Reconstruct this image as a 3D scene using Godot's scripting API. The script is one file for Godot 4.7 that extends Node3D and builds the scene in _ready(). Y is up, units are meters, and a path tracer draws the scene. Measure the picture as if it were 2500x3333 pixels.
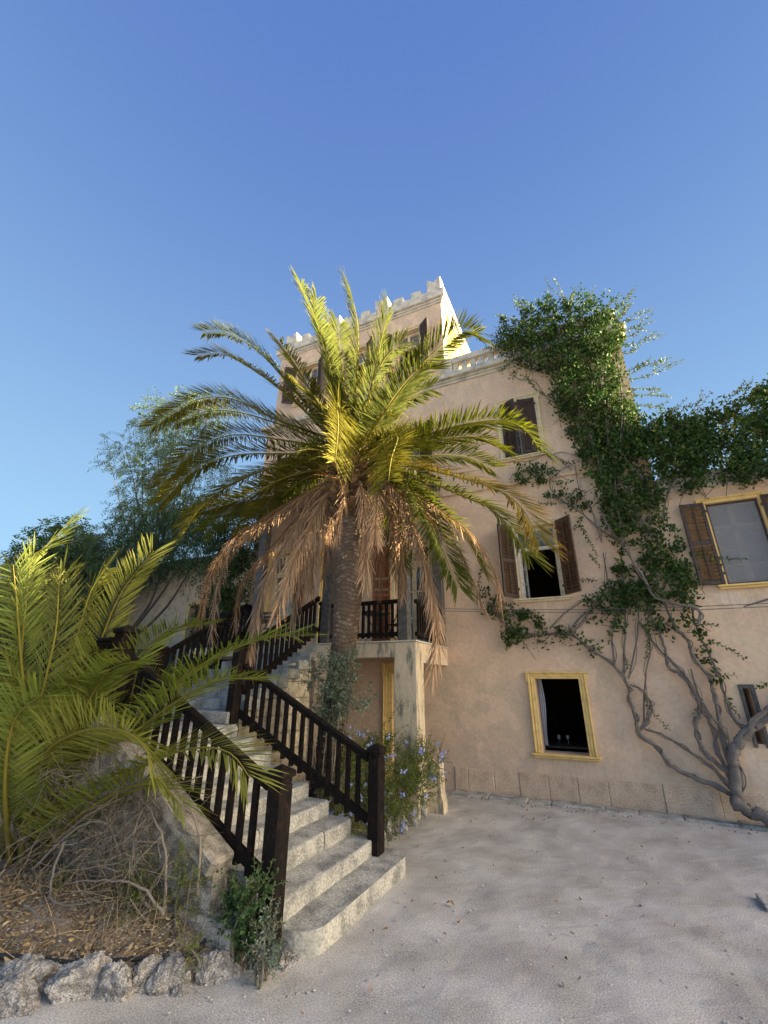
extends Node3D
# An ochre villa with a crenellated tower, an outside stair and a date palm, seen on a clear evening.
# x runs along the facade, y up, the facade lies on z = WALL and faces +z; metres.

const WALL := -9.32
const FLOOR := 2.62            # veranda floor
const STEP_RUN := 0.32
const STEP_RISE := 0.1585
const LANDING := 1.33

var rng := RandomNumberGenerator.new()
var taken := {}
var M := {}

# ------------------------------------------------------------------ shapes
class Shape:
	var v := PackedVector3Array()
	var n := PackedVector3Array()
	var c := PackedColorArray()
	var u := PackedVector2Array()
	var col := Color(1, 1, 1)

	func put(p: Vector3, q: Vector3, k: Color) -> void:
		v.append(p)
		n.append(q)
		c.append(k)
		u.append(Vector2((p.x + 9.0) / 14.0, 1.0 - p.y / 14.0))

	func tri(a: Vector3, b: Vector3, d: Vector3) -> void:      # counter-clockwise seen from outside
		var q := (b - a).cross(d - a).normalized()
		put(a, q, col)
		put(d, q, col)
		put(b, q, col)

	func tri_c(a: Vector3, b: Vector3, d: Vector3, ca: Color, cb: Color, cd: Color) -> void:
		var q := (b - a).cross(d - a).normalized()
		put(a, q, ca)
		put(d, q, cd)
		put(b, q, cb)

	func quad(a: Vector3, b: Vector3, d: Vector3, e: Vector3) -> void:
		tri(a, b, d)
		tri(a, d, e)

	func out(a: Vector3, b: Vector3, d: Vector3, mid: Vector3) -> void:
		if (b - a).cross(d - a).dot((a + b + d) / 3.0 - mid) < 0.0:
			tri(a, d, b)
		else:
			tri(a, b, d)

	func box(lo: Vector3, hi: Vector3, b := 0.0, turn := Transform3D.IDENTITY) -> void:
		block((lo + hi) / 2.0, (hi - lo) / 2.0, b, turn)

	func block(mid: Vector3, h: Vector3, b := 0.0, turn := Transform3D.IDENTITY) -> void:
		var m := turn * mid
		if b <= 0.0:
			for i in 3:
				for s in [-1.0, 1.0]:
					var p := []
					for st in [[-1.0, -1.0], [1.0, -1.0], [1.0, 1.0], [-1.0, 1.0]]:
						var w := Vector3.ZERO
						w[i] = s * h[i]
						w[(i + 1) % 3] = st[0] * h[(i + 1) % 3]
						w[(i + 2) % 3] = st[1] * h[(i + 2) % 3]
						p.append(turn * (mid + w))
					out(p[0], p[1], p[2], m)
					out(p[0], p[2], p[3], m)
			return
		var at := func(i: int, s: Vector3) -> Vector3:
			var w := Vector3(s.x * (h.x - b), s.y * (h.y - b), s.z * (h.z - b))
			w[i] = s[i] * h[i]
			return turn * (mid + w)
		for i in 3:
			var j := (i + 1) % 3
			var k := (i + 2) % 3
			for s in [-1.0, 1.0]:
				var p := []
				for st in [[-1.0, -1.0], [1.0, -1.0], [1.0, 1.0], [-1.0, 1.0]]:
					var w := Vector3.ZERO
					w[i] = s
					w[j] = st[0]
					w[k] = st[1]
					p.append(at.call(i, w))
				out(p[0], p[1], p[2], m)
				out(p[0], p[2], p[3], m)
				for t in [-1.0, 1.0]:
					var w0 := Vector3.ZERO
					w0[i] = s
					w0[j] = t
					w0[k] = -1.0
					var w1 := w0
					w1[k] = 1.0
					var a: Vector3 = at.call(i, w0)
					var b2: Vector3 = at.call(j, w0)
					var d: Vector3 = at.call(j, w1)
					var e: Vector3 = at.call(i, w1)
					out(a, b2, d, m)
					out(a, d, e, m)
		for x in [-1.0, 1.0]:
			for y in [-1.0, 1.0]:
				for z in [-1.0, 1.0]:
					var w2 := Vector3(x, y, z)
					out(at.call(0, w2), at.call(1, w2), at.call(2, w2), m)

	# a bar of rectangular section from a to b, its sides upright
	func bar(a: Vector3, b: Vector3, wide: float, high: float, bevel := 0.004) -> void:
		var z := (b - a).normalized()
		var x := Vector3.UP.cross(z)
		if x.length() < 0.01:
			x = Vector3.RIGHT
		x = x.normalized()
		var y := z.cross(x)
		block(Vector3.ZERO, Vector3(wide / 2, high / 2, a.distance_to(b) / 2), bevel, Transform3D(Basis(x, y, z), (a + b) / 2))

	func tube(p: Array, r: Array, sides := 6, c0 := Color.WHITE, c1 := Color.WHITE, cap := true, wobble := 0.0, g: RandomNumberGenerator = null) -> void:
		var k := p.size()
		var side := Vector3.ZERO
		var rows := []
		var norms := []
		for i in k:
			var t: Vector3 = (p[mini(i + 1, k - 1)] - p[maxi(i - 1, 0)]).normalized()
			if i == 0:
				side = t.cross(Vector3.UP if absf(t.y) < 0.9 else Vector3.RIGHT).normalized()
			else:
				side = (side - t * side.dot(t)).normalized()
			var up := side.cross(t)
			var row := []
			var nr := []
			for j in sides:
				var a := TAU * j / sides
				var q := side * cos(a) + up * sin(a)
				var rr: float = r[i]
				if g:
					rr *= 1.0 + g.randf_range(-wobble, wobble)
				row.append(p[i] + q * rr)
				nr.append(q)
			rows.append(row)
			norms.append(nr)
		for i in k - 1:
			var ca := c0.lerp(c1, float(i) / (k - 1))
			var cb := c0.lerp(c1, float(i + 1) / (k - 1))
			for j in sides:
				var j2 := (j + 1) % sides
				put(rows[i][j], norms[i][j], ca)
				put(rows[i + 1][j2], norms[i + 1][j2], cb)
				put(rows[i + 1][j], norms[i + 1][j], cb)
				put(rows[i][j], norms[i][j], ca)
				put(rows[i][j2], norms[i][j2], ca)
				put(rows[i + 1][j2], norms[i + 1][j2], cb)
		if cap:
			for e in [0, k - 1]:
				var dir: Vector3 = (p[0] - p[1]) if e == 0 else (p[k - 1] - p[k - 2])
				for j in range(1, sides - 1):
					col = c0 if e == 0 else c1
					out(rows[e][0], rows[e][j], rows[e][j + 1], rows[e][0] - dir)
			col = Color.WHITE

	func lathe(at: Vector3, profile: Array, sides := 24) -> void:     # profile: Vector2(radius, height)
		for i in profile.size() - 1:
			var a: Vector2 = profile[i]
			var b: Vector2 = profile[i + 1]
			for j in sides:
				var s := TAU * j / sides
				var t := TAU * (j + 1) / sides
				var mid := at + Vector3(0, (a.y + b.y) / 2, 0)
				var p := at + Vector3(cos(s) * a.x, a.y, sin(s) * a.x)
				var q := at + Vector3(cos(t) * a.x, a.y, sin(t) * a.x)
				var w := at + Vector3(cos(t) * b.x, b.y, sin(t) * b.x)
				var x := at + Vector3(cos(s) * b.x, b.y, sin(s) * b.x)
				tri(p, x, w)
				tri(p, w, q)
				if mid.x > 1e9:
					return

	# a flat outline (x, y) given thickness along z
	func slab(outline: Array, z0: float, z1: float) -> void:
		var poly := PackedVector2Array(outline)
		var mid := Vector3.ZERO
		for p in poly:
			mid += Vector3(p.x, p.y, (z0 + z1) / 2) / poly.size()
		var ids := Geometry2D.triangulate_polygon(poly)
		for i in range(0, ids.size(), 3):
			for z in [z0, z1]:
				var a := Vector3(poly[ids[i]].x, poly[ids[i]].y, z)
				var b := Vector3(poly[ids[i + 1]].x, poly[ids[i + 1]].y, z)
				var d := Vector3(poly[ids[i + 2]].x, poly[ids[i + 2]].y, z)
				var front := (b - a).cross(d - a).z > 0.0
				if front == (z == maxf(z0, z1)):
					tri(a, b, d)
				else:
					tri(a, d, b)
		var turning := Geometry2D.is_polygon_clockwise(poly)
		for i in poly.size():
			var p := poly[i]
			var q := poly[(i + 1) % poly.size()]
			var a := Vector3(p.x, p.y, maxf(z0, z1))
			var b := Vector3(q.x, q.y, maxf(z0, z1))
			var d := Vector3(q.x, q.y, minf(z0, z1))
			var e := Vector3(p.x, p.y, minf(z0, z1))
			if turning:
				quad(a, b, d, e)
			else:
				quad(b, a, e, d)

	func mesh(m: Material) -> ArrayMesh:
		var arr := []
		arr.resize(Mesh.ARRAY_MAX)
		arr[Mesh.ARRAY_VERTEX] = v
		arr[Mesh.ARRAY_NORMAL] = n
		arr[Mesh.ARRAY_COLOR] = c
		arr[Mesh.ARRAY_TEX_UV] = u
		var r := ArrayMesh.new()
		r.add_surface_from_arrays(Mesh.PRIMITIVE_TRIANGLES, arr)
		r.surface_set_material(0, m)
		return r

# ------------------------------------------------------------------ nodes
func numbered(called: String) -> String:
	taken[called] = taken.get(called, -1) + 1
	return called if taken[called] == 0 else "%s_%03d" % [called, taken[called]]

func tag(o: Node, label := "", category := "", group := "", kind := "") -> Node:
	if label: o.set_meta("label", label)
	if category: o.set_meta("category", category)
	if group: o.set_meta("group", group)
	if kind: o.set_meta("kind", kind)
	return o

func thing(called: String, label: String, category: String, at := Vector3.ZERO, group := "") -> Node3D:
	var o := Node3D.new()
	o.name = numbered(called)
	add_child(o)
	o.position = at
	tag(o, label, category, group)
	return o

# one named mesh; under a thing the shape is given in world coordinates and moved to the thing's base
func build(s: Shape, called: String, m: Material, parent: Node = null, at := Vector3.ZERO) -> MeshInstance3D:
	var o := MeshInstance3D.new()
	var base := at
	var q: Node = parent
	while q and q != self:
		base += (q as Node3D).position
		q = q.get_parent()
	if base != Vector3.ZERO:
		for i in s.v.size():
			s.v[i] -= base
	o.mesh = s.mesh(m)
	if parent:
		o.name = called
		parent.add_child(o, true)
	else:
		o.name = numbered(called)
		o.position = at
		add_child(o)
	return o

func instance(mesh: Mesh, called: String, parent: Node, t: Transform3D) -> MeshInstance3D:
	var o := MeshInstance3D.new()
	o.mesh = mesh
	o.name = called
	parent.add_child(o, true)
	o.transform = t
	return o

func scatter(called: String, mesh: Mesh, places: Array, tints: Array, parent: Node = null) -> MultiMeshInstance3D:
	var mm := MultiMesh.new()
	mm.transform_format = MultiMesh.TRANSFORM_3D
	mm.use_colors = true
	mm.mesh = mesh
	mm.instance_count = places.size()
	for i in places.size():
		mm.set_instance_transform(i, places[i])
		mm.set_instance_color(i, tints[i])
	var o := MultiMeshInstance3D.new()
	o.multimesh = mm
	if parent:
		o.name = called
		parent.add_child(o, true)
		o.position = -(parent as Node3D).position
	else:
		o.name = numbered(called)
		add_child(o)
	return o

func smooth(p: Array, steps: int) -> Array:                    # a curve through the points
	var r := []
	for i in p.size() - 1:
		var a: Vector3 = p[maxi(i - 1, 0)]
		var b: Vector3 = p[i]
		var d: Vector3 = p[i + 1]
		var e: Vector3 = p[mini(i + 2, p.size() - 1)]
		for k in steps:
			r.append(b.cubic_interpolate(d, a, e, float(k) / steps))
	r.append(p[p.size() - 1])
	return r

func along(p: Array, t: float) -> Vector3:
	var f := clampf(t, 0.0, 1.0) * (p.size() - 1)
	var i := mini(int(f), p.size() - 2)
	return (p[i] as Vector3).lerp(p[i + 1], f - i)

func even(p: Array, count: int) -> Array:                       # the same path in equal steps
	var lens := [0.0]
	for i in p.size() - 1:
		lens.append(lens[i] + p[i].distance_to(p[i + 1]))
	var r := []
	var at := 0
	for k in count:
		var want: float = lens[-1] * k / (count - 1)
		while at < p.size() - 2 and lens[at + 1] < want:
			at += 1
		var f: float = (want - lens[at]) / maxf(lens[at + 1] - lens[at], 1e-6)
		r.append(p[at].lerp(p[at + 1], clampf(f, 0, 1)))
	return r

func taper(count: int, r0: float, r1: float) -> Array:
	var r := []
	for i in count:
		r.append(lerpf(r0, r1, float(i) / (count - 1)))
	return r

func frame_of(dir: Vector3, roll: float) -> Basis:               # y along dir
	var y := dir.normalized()
	var x := y.cross(Vector3.UP if absf(y.y) < 0.95 else Vector3.RIGHT).normalized()
	x = x.rotated(y, roll)
	return Basis(x, y, x.cross(y))

func any_dir() -> Vector3:
	var y := rng.randf_range(-1, 1)
	var a := rng.randf() * TAU
	var s := sqrt(1 - y * y)
	return Vector3(s * cos(a), y, s * sin(a))

# ------------------------------------------------------------------ materials
func lin(r: float, g: float, b: float) -> Color:
	return Color(r, g, b).linear_to_srgb()

func noise_bytes(size: int, seed_: int, freq: float, oct := 4) -> PackedByteArray:
	var f := FastNoiseLite.new()
	f.seed = seed_
	f.noise_type = FastNoiseLite.TYPE_SIMPLEX_SMOOTH
	f.frequency = freq
	f.fractal_octaves = oct
	var im := f.get_seamless_image(size, size)
	im.convert(Image.FORMAT_L8)
	return im.get_data()

func ramp(stops: Array) -> Array:                                 # [[t, r, g, b] linear ...] -> 256 sRGB colours
	var r := []
	for i in 256:
		var t := i / 255.0
		var k := 0
		while k < stops.size() - 2 and stops[k + 1][0] < t:
			k += 1
		var a: Array = stops[k]
		var b: Array = stops[k + 1]
		var f := clampf((t - a[0]) / (b[0] - a[0]), 0, 1)
		r.append(lin(lerpf(a[1], b[1], f), lerpf(a[2], b[2], f), lerpf(a[3], b[3], f)))
	return r

# coarse noise picks the colour from the ramp, fine noise darkens or lightens it
func noise_tex(size: int, seed_: int, coarse: float, fine: float, stops: Array, share := 0.35, grain := 0.25) -> ImageTexture:
	var a := noise_bytes(size, seed_, coarse, 6)
	var b := noise_bytes(size, seed_ + 7, fine, 3)
	var table := ramp(stops)
	var d := PackedByteArray()
	d.resize(size * size * 3)
	for i in size * size:
		var t := clampi(int(a[i] + (b[i] - 128) * share), 0, 255)
		var k: Color = table[t]
		var g := 1.0 + (b[i] - 128) / 128.0 * grain
		d[i * 3] = clampi(int(k.r * g * 255), 0, 255)
		d[i * 3 + 1] = clampi(int(k.g * g * 255), 0, 255)
		d[i * 3 + 2] = clampi(int(k.b * g * 255), 0, 255)
	return ImageTexture.create_from_image(Image.create_from_data(size, size, false, Image.FORMAT_RGB8, d))

func height_tex(size: int, seed_: int, freq: float, oct := 4) -> ImageTexture:
	return ImageTexture.create_from_image(Image.create_from_data(size, size, false, Image.FORMAT_L8, noise_bytes(size, seed_, freq, oct)))

func mat(color: Color, rough := 0.8, tex: Texture2D = null, scale := 1.0, bump: Texture2D = null, depth := 0.5) -> StandardMaterial3D:
	var m := StandardMaterial3D.new()
	m.albedo_color = color
	m.roughness = rough
	m.vertex_color_use_as_albedo = true
	if tex:
		m.albedo_texture = tex
	if tex or bump:
		m.uv1_triplanar = true
		m.uv1_world_triplanar = true
		m.uv1_scale = Vector3.ONE * scale
	if bump:
		m.heightmap_enabled = true
		m.heightmap_texture = bump
		m.heightmap_scale = depth
	return m

func leaf_mat(light: Color, rough := 0.5) -> StandardMaterial3D:
	var m := mat(Color.WHITE, rough)
	m.cull_mode = BaseMaterial3D.CULL_DISABLED
	m.backlight_enabled = true
	m.backlight = light
	m.metallic_specular = 0.2
	return m

# the plaster of the whole front on one sheet, 14 x 14 m: blotches, patched areas, streaks below ledges
func plaster_tex() -> ImageTexture:
	var size := 1024
	var a := noise_bytes(size, 11, 0.006, 5)
	var b := noise_bytes(size, 12, 0.022, 4)
	var f := noise_bytes(size, 13, 0.15, 2)
	var st := FastNoiseLite.new()
	st.seed = 14
	st.frequency = 0.9
	st.fractal_octaves = 3
	var streak := PackedFloat32Array()
	for x in size * 2:
		streak.append(st.get_noise_2d(x * 0.07, 3.0))
	var pink := Color(0.69, 0.485, 0.345)
	var buff := Color(0.63, 0.475, 0.335)
	var pale := Color(0.74, 0.54, 0.385)
	var grey := Color(0.50, 0.39, 0.28)
	var sills := [Vector3(-1.35, -0.3, 0.66), Vector3(-1.4, -0.3, 3.45), Vector3(-1.45, -0.37, 6.7), Vector3(2.05, 3.1, 3.45), Vector3(-4.3, -3.3, 10.2), Vector3(-6.0, -5.0, 10.2), Vector3(-7.7, -6.8, 10.2)]
	var d := PackedByteArray()
	d.resize(size * size * 3)
	for y in size:
		var up := (1.0 - float(y) / size) * 14.0
		for x in size:
			var i := y * size + x
			var s := a[i] / 255.0
			var t := b[i] / 255.0
			var east := x * 14.0 / size - 9.0
			var k := pink.lerp(buff, clampf((s - 0.35) * 2.2, 0, 1))
			if up > 9.3:
				k = k.lerp(grey, 0.35)
			k = k.lerp(pale, smoothstep(0.56, 0.66, t + (s - 0.5) * 0.25) * 0.75)
			if east > 1.8 and up < 3.4 and up > 0.5:
				k = k.lerp(Color(0.66, 0.5, 0.34), smoothstep(0.42, 0.5, t) * 0.7)
				k = k.lerp(Color(0.70, 0.56, 0.46), smoothstep(0.62, 0.66, s + (t - 0.5) * 0.3) * 0.8)
			k = k.lerp(grey, smoothstep(0.62, 0.78, 1.0 - t) * 0.34)
			var w := absf(streak[(x + int(s * 20.0)) % (size * 2)])
			k = k.lerp(grey, clampf(w * 1.1 - 0.12, 0, 0.5) * (0.75 if up > 8.2 and up < 9.4 else 0.28) * smoothstep(0.2, 0.6, s))
			if up < 0.9:
				k = k.lerp(Color(0.5, 0.4, 0.33), smoothstep(0.9, 0.4, up + (t - 0.5) * 0.5) * 0.5)
			for sill in sills:
				var below: float = sill.z - up
				if below > 0.0 and below < 1.3 and east > sill.x - 0.08 and east < sill.y + 0.08:
					k = k.lerp(grey, clampf(absf(streak[(x * 3) % (size * 2)]) * 2.2 - 0.15, 0.0, 1.0) * (1.0 - below / 1.3) * 0.75)
			k = k.lerp(Color(0.46, 0.33, 0.23), smoothstep(0.035, 0.0, absf(t - 0.47 + (s - 0.5) * 0.2)) * smoothstep(0.5, 0.62, s) * 0.30)
			k *= 1.0 + (f[i] - 128) / 128.0 * 0.09
			var q := k.linear_to_srgb()
			d[i * 3] = clampi(int(q.r * 255), 0, 255)
			d[i * 3 + 1] = clampi(int(q.g * 255), 0, 255)
			d[i * 3 + 2] = clampi(int(q.b * 255), 0, 255)
	return ImageTexture.create_from_image(Image.create_from_data(size, size, false, Image.FORMAT_RGB8, d))

func make_materials() -> void:
	var grainy := height_tex(512, 31, 0.06, 5)
	var pl := mat(Color.WHITE, 0.9)
	pl.albedo_texture = plaster_tex()
	pl.heightmap_enabled = true
	pl.heightmap_texture = height_tex(2048, 21, 0.035, 4)
	pl.heightmap_scale = 0.5
	M.plaster = pl
	M.porch = mat(Color.WHITE, 0.9, noise_tex(512, 41, 0.008, 0.12, [[0, 0.42, 0.34, 0.25], [0.45, 0.62, 0.49, 0.35], [1, 0.68, 0.56, 0.42]], 0.2, 0.10), 0.6, grainy, 0.6)
	M.sunlit_yellow = mat(Color.WHITE, 0.9, noise_tex(512, 42, 0.008, 0.12, [[0, 0.54, 0.38, 0.075], [0.45, 0.66, 0.48, 0.10], [1, 0.70, 0.53, 0.13]], 0.2, 0.06), 0.5, grainy, 0.5)  # facade plaster with the yellow of low sunlight put into its colour
	M.grimy = mat(Color.WHITE, 0.92, noise_tex(512, 43, 0.012, 0.1, [[0, 0.12, 0.115, 0.105], [0.22, 0.26, 0.24, 0.2], [0.42, 0.56, 0.47, 0.34], [1, 0.68, 0.57, 0.42]], 0.15, 0.08), 0.45, grainy, 0.5)
	M.grimy.uv1_scale = Vector3(0.9, 0.22, 0.9)
	M.trim = mat(Color.WHITE, 0.9, noise_tex(512, 51, 0.012, 0.11, [[0, 0.28, 0.265, 0.235], [0.3, 0.46, 0.43, 0.37], [0.6, 0.59, 0.545, 0.46], [1, 0.65, 0.60, 0.51]], 0.2, 0.08), 0.5, grainy, 0.4)
	M.limestone = mat(Color.WHITE, 0.85, noise_tex(512, 61, 0.010, 0.10, [[0, 0.16, 0.162, 0.16], [0.36, 0.275, 0.277, 0.268], [0.55, 0.37, 0.37, 0.352], [1, 0.50, 0.492, 0.455]], 0.45, 0.14), 0.62, height_tex(512, 33, 0.05, 5), 0.5)
	M.ashlar = mat(Color.WHITE, 0.9, noise_tex(512, 63, 0.012, 0.12, [[0, 0.16, 0.15, 0.13], [0.33, 0.34, 0.305, 0.24], [0.55, 0.52, 0.46, 0.355], [1, 0.62, 0.55, 0.43]], 0.25, 0.12), 0.6, grainy, 0.6)
	M.old_wall = mat(Color.WHITE, 0.95, noise_tex(512, 64, 0.014, 0.12, [[0, 0.10, 0.095, 0.085], [0.4, 0.22, 0.20, 0.17], [0.62, 0.36, 0.325, 0.28], [1, 0.46, 0.42, 0.37]], 0.35, 0.16), 0.8, grainy, 0.9)
	M.plinth = mat(Color.WHITE, 0.9, noise_tex(512, 65, 0.012, 0.12, [[0, 0.44, 0.335, 0.25], [0.5, 0.62, 0.46, 0.335], [1, 0.70, 0.55, 0.42]], 0.3, 0.10), 0.5, grainy, 0.4)
	M.rock = mat(Color.WHITE, 0.95, noise_tex(512, 67, 0.018, 0.14, [[0, 0.07, 0.068, 0.068], [0.42, 0.18, 0.172, 0.168], [0.6, 0.31, 0.298, 0.29], [1, 0.56, 0.55, 0.545]], 0.6, 0.25), 1.3, height_tex(512, 68, 0.07, 5), 1.4)
	M.gravel = mat(Color.WHITE, 0.97, noise_tex(1024, 71, 0.006, 0.3, [[0, 0.31, 0.29, 0.275], [0.36, 0.40, 0.385, 0.37], [0.58, 0.455, 0.44, 0.43], [1, 0.55, 0.54, 0.53]], 0.5, 0.26), 0.21)
	M.soil = mat(Color.WHITE, 1.0, noise_tex(512, 73, 0.02, 0.16, [[0, 0.06, 0.042, 0.03], [0.5, 0.19, 0.145, 0.105], [1, 0.33, 0.27, 0.2]], 0.5, 0.35), 0.7, height_tex(512, 74, 0.09, 5), 2.5)
	M.paint = mat(lin(0.78, 0.55, 0.21), 0.7, noise_tex(256, 81, 0.02, 0.2, [[0, 0.7, 0.68, 0.62], [0.5, 0.95, 0.94, 0.92], [1, 1, 1, 1]], 0.2, 0.06), 1.2)
	M.cream = mat(lin(0.74, 0.63, 0.42), 0.65, M.paint.albedo_texture, 1.4)
	M.white_paint = mat(lin(0.68, 0.63, 0.52), 0.6, M.paint.albedo_texture, 1.4)
	M.wood = mat(Color.WHITE, 0.7, noise_tex(512, 83, 0.02, 0.14, [[0, 0.006, 0.006, 0.007], [0.55, 0.010, 0.008, 0.008], [0.8, 0.020, 0.012, 0.009], [1, 0.042, 0.021, 0.013]], 0.5, 0.3), 0.9, grainy, 0.2)
	M.wood.metallic_specular = 0.25
	M.grey_wood = mat(Color.WHITE, 0.7, noise_tex(512, 85, 0.02, 0.14, [[0, 0.04, 0.04, 0.043], [0.6, 0.085, 0.082, 0.083], [1, 0.15, 0.14, 0.13]], 0.5, 0.2), 0.9, grainy, 0.4)
	M.slat = mat(Color.WHITE, 0.6, noise_tex(256, 87, 0.03, 0.2, [[0, 0.08, 0.042, 0.018], [0.5, 0.14, 0.078, 0.034], [1, 0.23, 0.14, 0.065]], 0.5, 0.25), 1.5)
	M.brown_slat = mat(Color.WHITE, 0.6, noise_tex(256, 86, 0.03, 0.2, [[0, 0.035, 0.019, 0.011], [0.5, 0.075, 0.040, 0.022], [1, 0.15, 0.088, 0.048]], 0.5, 0.25), 1.5)
	M.red_slat = mat(Color.WHITE, 0.6, noise_tex(256, 88, 0.03, 0.2, [[0, 0.075, 0.025, 0.012], [0.6, 0.15, 0.05, 0.024], [1, 0.26, 0.11, 0.05]], 0.5, 0.25), 1.5)
	M.dark_slat = mat(Color.WHITE, 0.6, noise_tex(256, 89, 0.03, 0.2, [[0, 0.018, 0.012, 0.011], [0.6, 0.04, 0.024, 0.02], [1, 0.09, 0.055, 0.04]], 0.5, 0.25), 1.5)
	M.room = mat(lin(0.10, 0.055, 0.035), 0.9)
	M.dark_room = mat(lin(0.03, 0.025, 0.025), 0.9)
	M.iron = mat(lin(0.018, 0.026, 0.024), 0.5)
	M.rubber = mat(lin(0.02, 0.022, 0.026), 0.55)
	M.wire = mat(lin(0.10, 0.095, 0.09), 0.6)
	M.bark = mat(Color.WHITE, 0.95, noise_tex(512, 91, 0.03, 0.12, [[0, 0.45, 0.45, 0.45], [0.5, 0.8, 0.8, 0.8], [1, 1, 1, 1]], 0.5, 0.3), 2.2, height_tex(512, 92, 0.08, 4), 1.4)
	M.vine_bark = mat(lin(0.27, 0.235, 0.21), 0.9, M.bark.albedo_texture, 2.2, M.bark.heightmap_texture, 0.9)
	M.frond = leaf_mat(Color(0.9, 0.88, 0.5), 0.75)
	M.frond.metallic_specular = 0.08
	M.dead = leaf_mat(Color(0.25, 0.22, 0.16), 0.75)
	M.leaf = leaf_mat(Color(0.6, 0.65, 0.35), 0.45)
	M.petal = leaf_mat(Color(0.5, 0.5, 0.6), 0.7)
	M.fabric = mat(lin(0.36, 0.37, 0.42), 0.95)
	var g := mat(Color(0.75, 0.8, 0.85, 0.10), 0.03)
	g.transparency = BaseMaterial3D.TRANSPARENCY_ALPHA
	g.metallic_specular = 0.9
	M.glass = g
	var sc := mat(lin(0.27, 0.27, 0.285), 0.8)
	sc.albedo_color.a = 0.52
	sc.transparency = BaseMaterial3D.TRANSPARENCY_ALPHA
	M.screen = sc

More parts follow.
